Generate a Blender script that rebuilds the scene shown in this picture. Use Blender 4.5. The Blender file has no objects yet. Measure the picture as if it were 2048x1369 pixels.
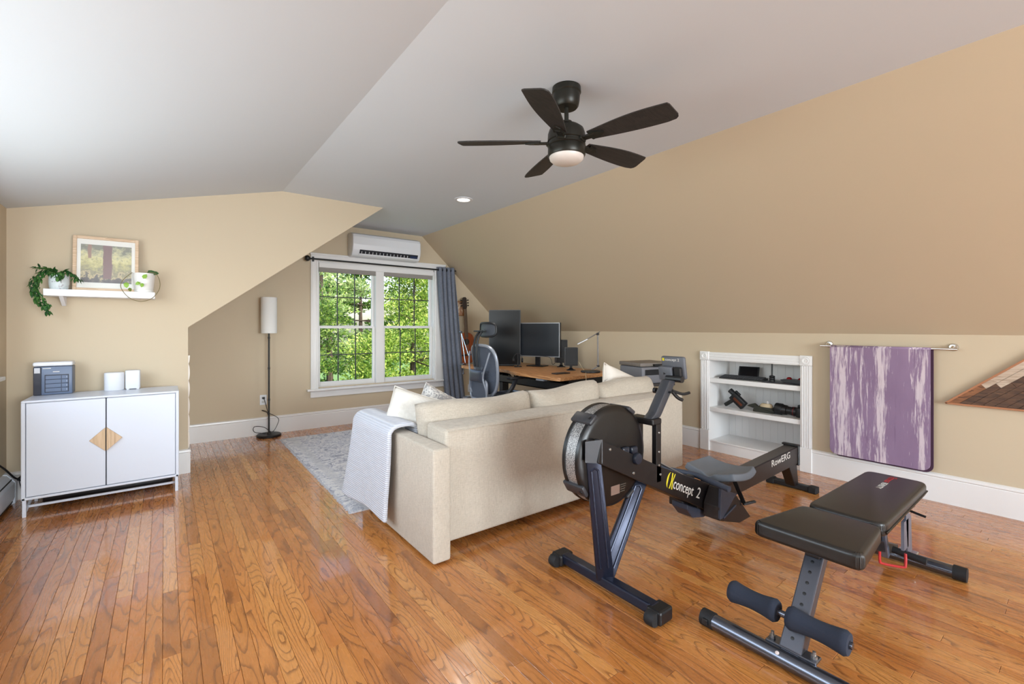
import bpy, bmesh, math, random
from mathutils import Vector, Matrix, noise
random.seed(7)
S = bpy.context.scene
C = S.collection
R = math.radians
PI = math.pi

# ------------------------------------------------------------------ camera, world, lights, exposure
H = 1.25
YAW = 0.6527
cam_d = bpy.data.cameras.new('camera'); cam = bpy.data.objects.new('camera', cam_d); C.objects.link(cam)
cam.location = (0, 0, H); cam.rotation_euler = (PI/2, 0, -YAW)
cam_d.sensor_width = 36; cam_d.lens = 910/2048*36; cam_d.clip_start = .02; cam_d.clip_end = 300
cam_d.shift_y = -(684.5-655.1)/2048
S.camera = cam
S.view_settings.view_transform = 'Standard'; S.view_settings.look = 'None'
S.view_settings.gamma = 1; S.view_settings.use_curve_mapping = False
S.view_settings.exposure = 0.09

world = bpy.data.worlds.new('sky'); S.world = world; world.use_nodes = True
wn = world.node_tree; wn.nodes.clear()
sky = wn.nodes.new('ShaderNodeTexSky'); sky.sky_type = 'NISHITA'; sky.sun_disc = False
sky.sun_elevation = R(48); sky.sun_rotation = R(152); sky.altitude = 100; sky.air_density = 1.2; sky.dust_density = 2.5
bg = wn.nodes.new('ShaderNodeBackground'); bg.inputs[1].default_value = 0.50
wo = wn.nodes.new('ShaderNodeOutputWorld')
wn.links.new(sky.outputs[0], bg.inputs[0]); wn.links.new(bg.outputs[0], wo.inputs[0])

def lamp(name, kind, loc, rot, energy, color=(1,1,1), **kw):
    d = bpy.data.lights.new(name, kind); d.energy = energy; d.color = color
    for k, v in kw.items(): setattr(d, k, v)
    o = bpy.data.objects.new(name, d); C.objects.link(o); o.location = loc; o.rotation_euler = rot
    return o
lamp('sun', 'SUN', (0,-10,20), (R(42), 0, R(28)), 5.0, (1,.95,.86), angle=R(2))
# daylight entering by the dormer window (left wall)
lamp('dormer_daylight', 'AREA', (-1.10, 2.25, 1.45), (0, R(-90), 0), 64, (.85,.94,1), shape='RECTANGLE', size=1.05, size_y=2.8)
# added fill lamp at the dormer sill, aimed up to brighten the left ceiling
lamp('dormer_ceiling_fill', 'AREA', (-.985, 2.56, .975), (0, R(-166), 0), 4.2, (.92,.97,1), shape='RECTANGLE', size=.06, size_y=3.5, spread=R(125))
lamp('rear_left_fill', 'AREA', (-1.10, -2.2, 1.45), (0, R(-97), 0), 14, (.82,.92,1), shape='RECTANGLE', size=1.05, size_y=3.3)  # added fill lamp on the left behind the camera, evens out the light
lamp('rear_fill', 'AREA', (1.5, -4.85, 1.40), (R(86), 0, 0), 430, (.82,.92,1), shape='RECTANGLE', size=3.0, size_y=1.7)  # added main fill lamp outside the back wall, brightens surfaces facing the camera

# ------------------------------------------------------------------ materials
def srgb(r, g, b):
    f = lambda c: (c/255)/12.92 if c/255 <= .04045 else (((c/255)+.055)/1.055)**2.4
    return (f(r), f(g), f(b), 1)
MATS = {}
def mat(name, col, rough=.5, metal=0, **kw):
    if name in MATS: return MATS[name]
    m = bpy.data.materials.new(name); m.use_nodes = True; MATS[name] = m
    b = m.node_tree.nodes['Principled BSDF']
    b.inputs['Base Color'].default_value = srgb(*col) if len(col) == 3 else col
    b.inputs['Roughness'].default_value = rough; b.inputs['Metallic'].default_value = metal
    if 'spec' in kw: b.inputs['Specular IOR Level'].default_value = kw['spec']
    if 'coat' in kw: b.inputs['Coat Weight'].default_value = kw['coat']; b.inputs['Coat Roughness'].default_value = kw.get('coat_rough', .1)
    if 'sheen' in kw: b.inputs['Sheen Weight'].default_value = kw['sheen']
    if 'emit' in kw:
        b.inputs['Emission Color'].default_value = srgb(*kw.get('ecol', col)); b.inputs['Emission Strength'].default_value = kw['emit']
    return m
class NT:
    """small helper for node materials"""
    def __init__(s, m): s.t = m.node_tree; s.b = s.t.nodes['Principled BSDF']
    def n(s, typ, ins=None, **props):
        x = s.t.nodes.new(typ)
        for k, v in props.items(): setattr(x, k, v)
        for k, v in (ins or {}).items():
            if hasattr(v, 'is_linked') or isinstance(v, bpy.types.NodeSocket): s.t.links.new(v, x.inputs[k])
            else: x.inputs[k].default_value = v
        return x
    def l(s, a, b): s.t.links.new(a, b)
    def math(s, op, a, b=0, c=None):
        d = {0: a, 1: b}
        if c is not None: d[2] = c
        return s.n('ShaderNodeMath', d, operation=op).outputs[0]
    def ramp(s, fac, stops):
        x = s.n('ShaderNodeValToRGB', {0: fac}); e = x.color_ramp.elements
        while len(e) < len(stops): e.new(.5)
        for q, (p, c) in zip(e, stops): q.position = p; q.color = srgb(*c) if len(c) == 3 else c
        return x.outputs[0]
    def mix(s, f, a, b, typ='MIX'):
        x = s.n('ShaderNodeMix', data_type='RGBA', blend_type=typ)
        for i, v in ((0, f), (6, a), (7, b)):
            if isinstance(v, bpy.types.NodeSocket): s.t.links.new(v, x.inputs[i])
            else: x.inputs[i].default_value = v
        return x.outputs[2]
    def bump(s, h, strength=.2, dist=.01):
        x = s.n('ShaderNodeBump', {'Height': h, 'Strength': strength, 'Distance': dist}); s.l(x.outputs[0], s.b.inputs['Normal'])
    def coords(s, scale=(1,1,1), kind=3, rot=(0,0,0)):
        c = s.n('ShaderNodeTexCoord'); m = s.n('ShaderNodeMapping', {0: c.outputs[kind], 2: rot, 3: scale}); return m.outputs[0]
    def noise(s, vec, scale, detail=3, rough=.5, dist=0):
        return s.n('ShaderNodeTexNoise', {'Vector': vec, 'Scale': scale, 'Detail': detail, 'Roughness': rough, 'Distortion': dist})

def paint(name, col, rough=.55):
    m = mat(name, col, rough); t = NT(m)
    nz = t.noise(t.coords(), 180, 3); t.bump(nz.outputs[0], .06, .002)
    return m
wall_m = paint('beige_wall_paint', (199,182,155), .6)
ceil_m = paint('white_ceiling_paint', (211,216,221), .75)
trim_m = mat('white_trim_gloss', (232,230,228), .28)

def floor_mat():
    m = mat('oak_floor', (176,112,60), .22); t = NT(m)
    at = t.n('ShaderNodeAttribute', attribute_name='tint')          # per plank random triple
    sp = t.n('ShaderNodeSeparateColor', {0: at.outputs[0]})
    r1, r2, r3 = sp.outputs
    co = t.n('ShaderNodeTexCoord').outputs[3]
    sx = t.n('ShaderNodeSeparateXYZ', {0: co})
    x = t.math('ADD', sx.outputs[0], t.math('MULTIPLY', r1, 37.)); y = t.math('ADD', sx.outputs[1], t.math('MULTIPLY', r2, 53.))
    v = t.n('ShaderNodeCombineXYZ', {0: x, 1: t.math('MULTIPLY', y, .16), 2: t.math('MULTIPLY', r3, 9.)}).outputs[0]
    big = t.noise(v, 9, 1, .4).outputs[0]
    fi = t.noise(v, 60, 3, .6).outputs[0]
    fld = t.math('ADD', t.math('MULTIPLY', big, t.math('ADD', t.math('MULTIPLY', r3, 16.), 7.)), t.math('MULTIPLY', fi, .45))
    fr = t.math('FRACT', fld)
    ln = t.n('ShaderNodeMapRange', {0: fr, 1: 0., 2: .34, 3: 1., 4: 0.}, interpolation_type='SMOOTHSTEP').outputs[0]
    v2 = t.n('ShaderNodeCombineXYZ', {0: x, 1: t.math('MULTIPLY', y, .03), 2: r3}).outputs[0]
    pore = t.noise(v2, 420, 2, .7).outputs[0]
    base = t.ramp(r3, [(0, (156,96,44)), (.3, (186,119,58)), (.65, (199,133,67)), (1, (214,152,84))])
    hue = t.mix(t.math('MULTIPLY', r1, .45), base, srgb(190,112,56))
    c1 = t.mix(t.math('MULTIPLY', ln, .72), hue, srgb(112,66,34))
    pm = t.n('ShaderNodeMapRange', {0: pore, 1: .5, 2: .72, 3: 0., 4: .38}).outputs[0]
    c2 = t.mix(pm, c1, srgb(104,60,30))
    blot = t.noise(co, 1.6, 3).outputs[0]
    c3 = t.mix(t.n('ShaderNodeMapRange', {0: blot, 1: .45, 2: .75, 3: 0., 4: .22}).outputs[0], c2, srgb(140,82,42))
    t.l(c3, t.b.inputs['Base Color'])
    t.b.inputs['Coat Weight'].default_value = .6; t.b.inputs['Coat Roughness'].default_value = .05
    rg = t.n('ShaderNodeMapRange', {0: fi, 1: .3, 2: .7, 3: .2, 4: .34}).outputs[0]; t.l(rg, t.b.inputs['Roughness'])
    t.bump(t.math('ADD', t.math('MULTIPLY', ln, -.4), t.math('MULTIPLY', t.noise(co, 5, 2).outputs[0], .7)), .05, .003)
    return m
floor_m = floor_mat()

def fabric(name, col, col2, scale=900, bump=.35, rough=.95):
    m = mat(name, col, rough, sheen=.15); t = NT(m); co = t.coords()
    a = t.noise(t.coords((1,1,.12)), scale*.35, 2).outputs[0]; b = t.noise(t.coords((.12,.12,1)), scale*.35, 2).outputs[0]
    w = t.math('ADD', a, b); big = t.noise(co, 6, 3).outputs[0]
    f = t.n('ShaderNodeMapRange', {0: t.math('ADD', w, t.math('MULTIPLY', big, .4)), 1: .85, 2: 1.55}).outputs[0]
    t.l(t.mix(f, srgb(*col2), srgb(*col)), t.b.inputs['Base Color']); t.bump(w, bump, .003)
    return m
linen = fabric('sofa_linen', (200,189,173), (174,163,148))
white_linen = fabric('cushion_linen', (230,225,216), (212,205,194))
def blanket_mat():
    m = mat('white_waffle_cotton', (222,224,230), .95, sheen=.2); t = NT(m)
    w1 = t.n('ShaderNodeTexWave', {'Vector': t.coords(), 'Scale': 26., 'Distortion': 1.2, 'Detail': 1.}, bands_direction='Z')
    w2 = t.n('ShaderNodeTexWave', {'Vector': t.coords(), 'Scale': 26., 'Distortion': .8, 'Detail': 1.}, bands_direction='Y')
    h = t.math('ADD', w1.outputs[1], t.math('MULTIPLY', w2.outputs[1], .5)); t.bump(h, .5, .006)
    t.l(t.mix(w1.outputs[1], srgb(190,193,203), srgb(212,214,221)), t.b.inputs['Base Color']); return m
blanket_m = blanket_mat()
def printed(name, ground, ink, scale, thr=.5):
    m = mat(name, ground, .95); t = NT(m); co = t.coords()
    n1 = t.noise(co, scale, 4, .65, 1.5).outputs[0]; n2 = t.noise(co, scale*.2, 2).outputs[0]
    f = t.n('ShaderNodeMapRange', {0: t.math('ADD', n1, t.math('MULTIPLY', n2, .5)), 1: thr+.24, 2: thr+.32}).outputs[0]
    t.l(t.mix(t.math('MULTIPLY', f, .8), srgb(*ground), srgb(*ink)), t.b.inputs['Base Color']); return m
pattern_m = printed('printed_cushion', (222,218,212), (140,138,140), 28)
pattern2_m = printed('printed_cushion_corner', (232,224,214), (176,166,158), 14, .62)
def rug_mat():
    m = mat('faded_rug', (190,190,196), .98); t = NT(m); co = t.coords()
    sx = t.n('ShaderNodeSeparateXYZ', {0: co})
    n1 = t.noise(co, 11, 5, .7, 1.8).outputs[0]; n2 = t.noise(co, 3, 3).outputs[0]
    ms = t.n('ShaderNodeTexMusgrave') if False else t.noise(co, 26, 3, .6, 2.4)
    f = t.n('ShaderNodeMapRange', {0: t.math('ADD', t.math('MULTIPLY', n1, .6), t.math('MULTIPLY', ms.outputs[0], .4)), 1: .42, 2: .56}).outputs[0]
    c = t.ramp(f, [(0, (138,140,156)), (.35, (188,190,200)), (.7, (218,217,220)), (1, (228,226,224))])
    c = t.mix(t.math('MULTIPLY', n2, .3), c, srgb(206,206,210))
    # plain border strip running round the rug
    bd = t.n('ShaderNodeMapRange', {0: t.math('ABSOLUTE', t.math('SUBTRACT', sx.outputs[0], .12)), 1: .03, 2: .045}).outputs[0]
    c = t.mix(bd, t.mix(.6, c, srgb(202,202,204)), c)
    t.l(c, t.b.inputs['Base Color']); t.bump(t.noise(co, 400, 2).outputs[0], .5, .004); return m
def wood(name, c1, c2, c3, axis=1, scale=6, rough=.4, stretch=.12):
    m = mat(name, c1, rough); t = NT(m); s = [1,1,1]; s[axis] = stretch
    co = t.coords(tuple(s)); n1 = t.noise(co, scale, 3, .5, .6).outputs[0]
    ring = t.math('FRACT', t.math('MULTIPLY', n1, 9.)); fine = t.noise(co, scale*14, 3, .6).outputs[0]
    f = t.math('ADD', t.math('MULTIPLY', ring, .55), t.math('MULTIPLY', fine, .55))
    t.l(t.ramp(f, [(.15, c1), (.5, c2), (.85, c3)]), t.b.inputs['Base Color']); t.bump(fine, .12, .002); return m
desk_wood = wood('butcher_block', (206,158,110), (188,134,86), (150,100,60), 1, 9, .4)
pale_wood = wood('pale_oak', (214,188,156), (203,174,140), (186,156,122), 2, 10, .5)
blade_wood = wood('dark_blade_wood', (52,46,42), (42,37,34), (30,27,25), 0, 16, .55, .06)
black_m = mat('black_plastic', (20,20,22), .42)
blk_soft = mat('black_rubber', (24,24,26), .7)
gun_m = mat('gunmetal', (104,108,118), .26, .9)
steel_dark = mat('black_powder_coat', (24,21,22), .38, .1)
leg_m = mat('dark_blue_steel', (38,42,58), .30, .5)
chrome = mat('chrome', (215,213,210), .14, 1)
bolt_m = mat('zinc_bolt', (190,188,184), .3, .9)
fan_m = mat('dark_bronze', (40,38,32), .38, .5)
opal = mat('opal_glass', (216,208,200), .35)
plastic_w = mat('white_plastic', (224,225,228), .35)
metal_w = mat('white_enamel', (209,214,224), .3)
foam_m = mat('navy_foam', (38,44,58), .95); tt = NT(foam_m); tt.bump(tt.noise(tt.coords(), 600, 2).outputs[0], .3, .002)
def leather():
    m = mat('black_vinyl', (33,31,29), .36, spec=.5); t = NT(m)
    v = t.n('ShaderNodeTexVoronoi', {'Vector': t.coords(), 'Scale': 420.}); t.bump(v.outputs[0], .06, .001)
    t.bump_n = None; return m
vinyl = leather()

# ------------------------------------------------------------------ mesh builder
def V(*a): return Vector(a)
class MB:
    def __init__(s): s.b = bmesh.new()
    def _add(s, vs, fs):
        q = [s.b.verts.new(v) for v in vs]
        for f in fs:
            try: s.b.faces.new([q[i] for i in f])
            except ValueError: pass
        return q
    def box(s, x0, x1, y0, y1, z0, z1, bev=0, seg=2, M=None):
        t = bmesh.new()
        vs = [t.verts.new((x, y, z)) for x in (x0, x1) for y in (y0, y1) for z in (z0, z1)]
        for f in ((0,1,3,2), (4,6,7,5), (0,4,5,1), (2,3,7,6), (0,2,6,4), (1,5,7,3)): t.faces.new([vs[i] for i in f])
        if bev: bmesh.ops.bevel(t, geom=t.edges[:], offset=bev, segments=seg, affect='EDGES', profile=.5)
        return s._merge(t, M)
    def _merge(s, t, M=None):
        if M is not None: bmesh.ops.transform(t, matrix=M, verts=t.verts[:])
        t.verts.index_update(); mp = [s.b.verts.new(v.co) for v in t.verts]
        for f in t.faces:
            try: s.b.faces.new([mp[v.index] for v in f.verts])
            except ValueError: pass
        t.free(); return s
    def cbox(s, c, d, bev=0, seg=2, M=None):
        return s.box(c[0]-d[0]/2, c[0]+d[0]/2, c[1]-d[1]/2, c[1]+d[1]/2, c[2]-d[2]/2, c[2]+d[2]/2, bev, seg, M)
    def prism(s, pts, axis, a, b, bev=0, seg=2, M=None):
        """pts: 2d outline; axis 'x': (y,z), 'y': (x,z), 'z': (x,y)"""
        mk = {'x': lambda p, t: (t, p[0], p[1]), 'y': lambda p, t: (p[0], t, p[1]), 'z': lambda p, t: (p[0], p[1], t)}[axis]
        t = bmesh.new(); n = len(pts)
        A = [t.verts.new(mk(p, a)) for p in pts]; B = [t.verts.new(mk(p, b)) for p in pts]
        t.faces.new(A); t.faces.new(B[::-1])
        for i in range(n): t.faces.new((A[i], B[i], B[(i+1) % n], A[(i+1) % n]))
        bmesh.ops.recalc_face_normals(t, faces=t.faces[:])
        if bev:
            es = [e for e in t.edges if all((v in A) for v in e.verts) or all((v in B) for v in e.verts)] if bev < 0 else t.edges[:]
            bmesh.ops.bevel(t, geom=es, offset=abs(bev), segments=seg, affect='EDGES', profile=.5)
        return s._merge(t, M)
    def tube(s, pts, r, n=10, caps=True, closed=False, M=None):
        pts = [Vector(p) for p in pts]; N = len(pts); rs = r if isinstance(r, (list, tuple)) else [r]*N
        t = bmesh.new(); rings = []; up = None
        for i, p in enumerate(pts):
            if closed: d = pts[(i+1) % N]-pts[i-1]
            else: d = pts[min(i+1, N-1)]-pts[max(i-1, 0)]
            d.normalize()
            if up is None: up = d.orthogonal().normalized()
            up = (up-d*up.dot(d)); up = up.normalized() if up.length > 1e-6 else d.orthogonal().normalized()
            sd = d.cross(up)
            rings.append([t.verts.new(p+(up*math.cos(2*PI*k/n)+sd*math.sin(2*PI*k/n))*rs[i]) for k in range(n)])
        for i in range(N if closed else N-1):
            A, B = rings[i], rings[(i+1) % N]
            for k in range(n): t.faces.new((A[k], A[(k+1) % n], B[(k+1) % n], B[k]))
        if caps and not closed: t.faces.new(rings[0][::-1]); t.faces.new(rings[-1])
        return s._merge(t, M)
    def beam(s, p, q, w, h, up=(0,0,1), bev=0, taper=1):
        """rectangular bar p->q, w across, h along 'up'"""
        p, q = Vector(p), Vector(q); d = (q-p); L = d.length; d.normalize()
        u = Vector(up); u = (u-d*u.dot(d)).normalized(); w_ = d.cross(u)
        M = Matrix((w_, u, d)).transposed().to_4x4(); M.translation = p
        t = bmesh.new(); vs = []
        for z, k in ((0, 1), (L, taper)):
            for x, y in ((-1,-1), (1,-1), (1,1), (-1,1)): vs.append(t.verts.new((x*w/2*k, y*h/2, z)))
        for f in ((3,2,1,0), (4,5,6,7), (0,1,5,4), (1,2,6,5), (2,3,7,6), (3,0,4,7)): t.faces.new([vs[i] for i in f])
        if bev: bmesh.ops.bevel(t, geom=t.edges[:], offset=bev, segments=2, affect='EDGES', profile=.5)
        return s._merge(t, M)
    def lathe(s, prof, n=24, M=None, ang=2*PI):
        """prof: (r,z) list revolved about z"""
        t = bmesh.new(); rings = []
        for r, z in prof:
            rings.append([t.verts.new((0,0,z))] if r < 1e-6 else [t.verts.new((r*math.cos(2*PI*k/n), r*math.sin(2*PI*k/n), z)) for k in range(n)])
        for A, B in zip(rings, rings[1:]):
            for k in range(n):
                a0, a1 = A[k % len(A)], A[(k+1) % len(A)]; b0, b1 = B[k % len(B)], B[(k+1) % len(B)]
                f = [a0]; 
                for v in (a1, b1, b0):
                    if v not in f: f.append(v)
                if len(f) > 2:
                    try: t.faces.new(f)
                    except ValueError: pass
        bmesh.ops.recalc_face_normals(t, faces=t.faces[:])
        return s._merge(t, M)
    def grid(s, nu, nv, fn, wrap=False):
        q = [[s.b.verts.new(fn(i/nu, j/nv)) for j in range(nv+1)] for i in range(nu+(0 if wrap else 1))]
        for i in range(nu):
            for j in range(nv): s.b.faces.new((q[i][j], q[(i+1) % len(q)][j], q[(i+1) % len(q)][j+1], q[i][j+1]))
        return s
    def pillow(s, w, h, t, n=20, M=None, pw=.5, pinch=.05):
        tm = bmesh.new()
        def pt(u, v, sgn):
            a, b = 2*u-1, 2*v-1
            k = max(0, (1-a**4))**pw*max(0, (1-b**4))**pw
            px = a*(1-pinch*(1-abs(b)**2)*abs(a)**3*0-pinch*(1-b*b)*0+0)*w/2*(1-pinch*(1-b*b)*abs(a)); py = b*h/2*(1-pinch*(1-a*a)*abs(b))
            return (px, py, sgn*t/2*k)
        for sg in (1, -1):
            q = [[tm.verts.new(pt(i/n, j/n, sg)) for j in range(n+1)] for i in range(n+1)]
            for i in range(n):
                for j in range(n):
                    f = (q[i][j], q[i+1][j], q[i+1][j+1], q[i][j+1]); tm.faces.new(f if sg > 0 else f[::-1])
        bmesh.ops.remove_doubles(tm, verts=tm.verts[:], dist=1e-5)
        return s._merge(tm, M)

ROOT = {}
def T(x, y, z): return Matrix.Translation((x, y, z))
def RX(a): return Matrix.Rotation(R(a), 4, 'X')
def RY(a): return Matrix.Rotation(R(a), 4, 'Y')
def RZ(a): return Matrix.Rotation(R(a), 4, 'Z')
def obj(name, mb, m, parent=None, smooth=False, ang=40):
    """mesh object; vertices are in room coordinates for un-rotated things (the parent's base is subtracted)"""
    me = bpy.data.meshes.new(name); b = mb.b
    off = ROOT.get(parent)
    if off is not None: bmesh.ops.translate(b, vec=-off, verts=b.verts[:])
    bmesh.ops.recalc_face_normals(b, faces=b.faces[:])
    if smooth:
        for f in b.faces: f.smooth = True
        lim = R(ang)
        for e in b.edges:
            if len(e.link_faces) == 2 and e.calc_face_angle(0) > lim: e.smooth = False
    b.to_mesh(me); b.free(); me.materials.append(m)
    o = bpy.data.objects.new(name, me); C.objects.link(o)
    if parent is not None: o.parent = parent; ROOT[o] = off
    return o
def tag(o, label, cat, group=None):
    o['label'] = label; o['category'] = cat
    if group: o['group'] = group
    return o
def thing(name, label, cat, loc=(0,0,0), rz=0, group=None, local=False):
    o = bpy.data.objects.new(name, None); C.objects.link(o); o.location = loc; o.rotation_euler = (0,0,rz); o.empty_display_size = .05
    ROOT[o] = Vector((0,0,0)) if (rz or local) else Vector(loc)
    return tag(o, label, cat, group)
def struct(name, mb, m, label, parent=None, smooth=False):
    o = obj(name, mb, m, parent, smooth); o['label'] = label
    if parent is None: o['kind'] = 'structure'; o['category'] = name.split('_')[0]
    return o
def dup_parts(root, parts, loc, rz=None):
    pass
def text(name, s, size, M, m, parent, depth=.0006, align='LEFT', shear=0, sx=1):
    cu = bpy.data.curves.new(name, 'FONT'); cu.body = s; cu.size = size; cu.extrude = depth; cu.align_x = align; cu.shear = shear; cu.resolution_u = 3
    t = bpy.data.objects.new(name, cu); C.objects.link(t)
    dg = bpy.context.evaluated_depsgraph_get(); me = bpy.data.meshes.new_from_object(t.evaluated_get(dg))
    bpy.data.objects.remove(t); bpy.data.curves.remove(cu)
    me.transform(Matrix.Diagonal((sx,1,1,1))); me.transform(M)
    off = ROOT.get(parent)
    if off is not None: me.transform(Matrix.Translation(-off))
    me.materials.clear(); me.materials.append(m)
    o = bpy.data.objects.new(name, me); C.objects.link(o); o.parent = parent; ROOT[o] = off
    return o
def axes(o, ex, ey):
    """matrix placing text: x along ex, y along ey at o"""
    ex = Vector(ex).normalized(); ey = Vector(ey); ey = (ey-ex*ey.dot(ex)).normalized(); ez = ex.cross(ey)
    M = Matrix((ex, ey, ez)).transposed().to_4x4(); M.translation = Vector(o); return M
def cr(pts, n=6, closed=False):
    """catmull-rom smoothing of a polyline"""
    P = [Vector(p) for p in pts]; out = []; N = len(P)
    for i in range(N if closed else N-1):
        g = (lambda k: P[k % N]) if closed else (lambda k: P[max(0, min(N-1, k))])
        p0, p1, p2, p3 = g(i-1), g(i), g(i+1), g(i+2)
        for k in range(n):
            t = k/n; out.append(.5*((2*p1)+(p2-p0)*t+(2*p0-5*p1+4*p2-p3)*t*t+(3*p1-p0-3*p2+p3)*t**3))
    if not closed: out.append(P[-1])
    return out
def proj(x, y, z):
    c, s = math.cos(YAW), math.sin(YAW); a = x*c-y*s; d = x*s+y*c
    return (1024+910*a/d, 655.1-910*(z-H)/d, d) if d > .05 else (0, 9999, d)

# ------------------------------------------------------------------ the room shell
XL, XR, YW, YP, YB, ZC, KZ = -.9, 4.408, 5.97, 4.8, -4.6, 2.555, 1.197
fl_root = struct('floor', MB().box(XL-.1, XR+.1, YB-.1, YW+.1, -.08, -.012), mat('floor_gap', (120,74,40), .6), 'glossy oak strip floor running toward the window wall')
PW = .0572
planks = []
ix = 0; x = XL-.02
rp = random.Random(11)
while x < XR:
    y = YB-rp.random()
    while y < YW:
        L = rp.choice((.35, .5, .7, .8, 1., 1.2, 1.4))*(.8+.4*rp.random())
        y1 = min(y+L, YW+.02); y0 = max(y, YB-.02)
        if y1 > YB and y1-y0 > .05:
            cx, cy = x+PW/2, (y0+y1)/2
            pr_ = [proj(cx, yy, 0) for yy in (y0, cy, y1)]
            vis = [p for p in pr_ if p[2] > .3 and -60 < p[0] < 2108 and 700 < p[1] < 1430]
            area = 0
            if vis:
                d = sum(p[2] for p in vis)/len(vis); area = PW*(y1-y0)*len(vis)/3/d**3
                hid = (1.2 < cx < 3.5 and 2.2 < cy < 3.2) or (cy > 4.8 and cx < .15) or (cx > 2.2 and cy > 3.6)
                if hid: area *= .05
            planks.append((area, x, y0, y1, (rp.random(), rp.random(), rp.random())))
        y += L
    x += PW
planks.sort(key=lambda p: -p[0])
def plank_bm(bm, x, y0, y1, rgb, lay):
    g = .0005; b = .0009; z = rp.uniform(-.0003, .0003)
    xa, xb, ya, yb = x+g, x+PW-g, y0+g, y1-g
    lo = [bm.verts.new(p) for p in ((xa,ya,-.014), (xb,ya,-.014), (xb,yb,-.014), (xa,yb,-.014))]
    md = [bm.verts.new((v.co.x, v.co.y, z-b)) for v in lo]
    hi = [bm.verts.new(p) for p in ((xa+b,ya+b,z), (xb-b,ya+b,z), (xb-b,yb-b,z), (xa+b,yb-b,z))]
    fs = [bm.faces.new(hi)]
    for A, B in ((lo, md), (md, hi)):
        for i in range(4): fs.append(bm.faces.new((A[i], A[(i+1) % 4], B[(i+1) % 4], B[i])))
    for f in fs:
        for l in f.loops: l[lay] = (*rgb, 1)
def plank_obj(name, lst):
    bm = bmesh.new(); lay = bm.loops.layers.float_color.new('tint')
    for a, x, y0, y1, rgb in lst: plank_bm(bm, x, y0, y1, rgb, lay)
    me = bpy.data.meshes.new(name); bm.to_mesh(me); bm.free(); me.materials.append(floor_m)
    o = bpy.data.objects.new(name, me); C.objects.link(o); o.parent = fl_root; return o
for p in planks[:298]: plank_obj('floor_plank', [p])
rest = plank_obj('floor_planks_beyond', planks[298:]); rest['kind'] = 'stuff'; rest['label'] = 'remaining narrow oak floor strips'

struct('ceiling', MB().box(.9, 3.0, YB-.1, YW+.1, ZC, ZC+.1), ceil_m, 'flat white ceiling strip carrying the fan')
struct('ceiling_dormer', MB().prism([(.9,ZC), (XL-.1,2.08), (XL-.1,2.2), (.9,ZC+.1)], 'y', YB-.1, YP+.1), ceil_m, 'white ceiling sloping down to the left dormer wall')
def soff(p, q, t):                      # outward thickness for slopes
    return [p, q, (q[0], q[1]+t), (p[0], p[1]+t)]
struct('wall_slope_right', MB().prism([(XR+.09,KZ-.083), (2.94,ZC), (2.94,ZC+.12), (XR+.09,KZ+.1)], 'y', YB-.1, YW+.1), wall_m, 'beige sloped wall above the knee wall on the right')
struct('wall_slope_left', MB().prism([(.10,1.203), (1.9,ZC), (1.78,ZC+.03), (.0,1.25)], 'y', YP+.1, YW+.1), wall_m, 'beige slope above the alcove knee wall by the floor lamp')
# right knee wall with the opening for the built-in bookcase
NB0, NB1, NZ1 = 1.600, 2.475, .94
w = MB(); w.box(XR, XR+.09, YB-.1, NB0, 0, KZ+.02); w.box(XR, XR+.09, NB1, YW+.1, 0, KZ+.02); w.box(XR, XR+.09, NB0, NB1, NZ1, KZ+.02)
struct('wall_right', w, wall_m, 'beige knee wall holding the bookcase, towel bar and wooden art')
# window wall with opening
WX0, WX1, WZ0, WZ1 = 1.515, 3.135, .50, 2.075
w = MB(); w.box(.0, WX0, YW, YW+.14, 0, 2.7); w.box(WX1, XR+.1, YW, YW+.14, 0, 2.7); w.box(WX0, WX1, YW, YW+.14, 0, WZ0); w.box(WX0, WX1, YW, YW+.14, WZ1, 2.7)
struct('wall_window', w, wall_m, 'beige gable wall around the double window')
struct('wall_partition', MB().prism([(XL-.1,0), (.163,0), (.163,1.25), (1.9,ZC), (.9,ZC), (XL-.1,2.08)], 'y', YP, YP+.1), wall_m, 'beige wall with the floating shelf and slanted right edge')
struct('wall_alcove', MB().box(.063, .163, YP+.1, YW, 0, 1.25), wall_m, 'low beige knee wall hidden behind the partition by the lamp')
# left dormer wall with a long window opening outside the frame
DY0, DY1, DZ0, DZ1 = .75, 4.38, .95, 1.95
EY0, EY1 = -3.9, -.5
w = MB(); w.box(XL-.1, XL, YB-.1, EY0, 0, 2.15); w.box(XL-.1, XL, EY1, DY0, 0, 2.15); w.box(XL-.1, XL, EY0, EY1, 0, DZ0); w.box(XL-.1, XL, EY0, EY1, DZ1, 2.15); w.box(XL-.1, XL, DY1, YP+.05, 0, 2.15); w.box(XL-.1, XL, DY0, DY1, 0, DZ0); w.box(XL-.1, XL, DY0, DY1, DZ1, 2.15)
struct('wall_left', w, wall_m, 'beige dormer wall at the left edge')
GX0, GX1, GZ0, GZ1 = .0, 3.0, .6, 2.2
w = MB(); w.box(XL-.1, GX0, YB-.1, YB, 0, 2.7); w.box(GX1, XR+.1, YB-.1, YB, 0, 2.7); w.box(GX0, GX1, YB-.1, YB, 0, GZ0); w.box(GX0, GX1, YB-.1, YB, GZ1, 2.7)
struct('wall_back', w, wall_m, 'beige wall behind the camera')

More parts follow.
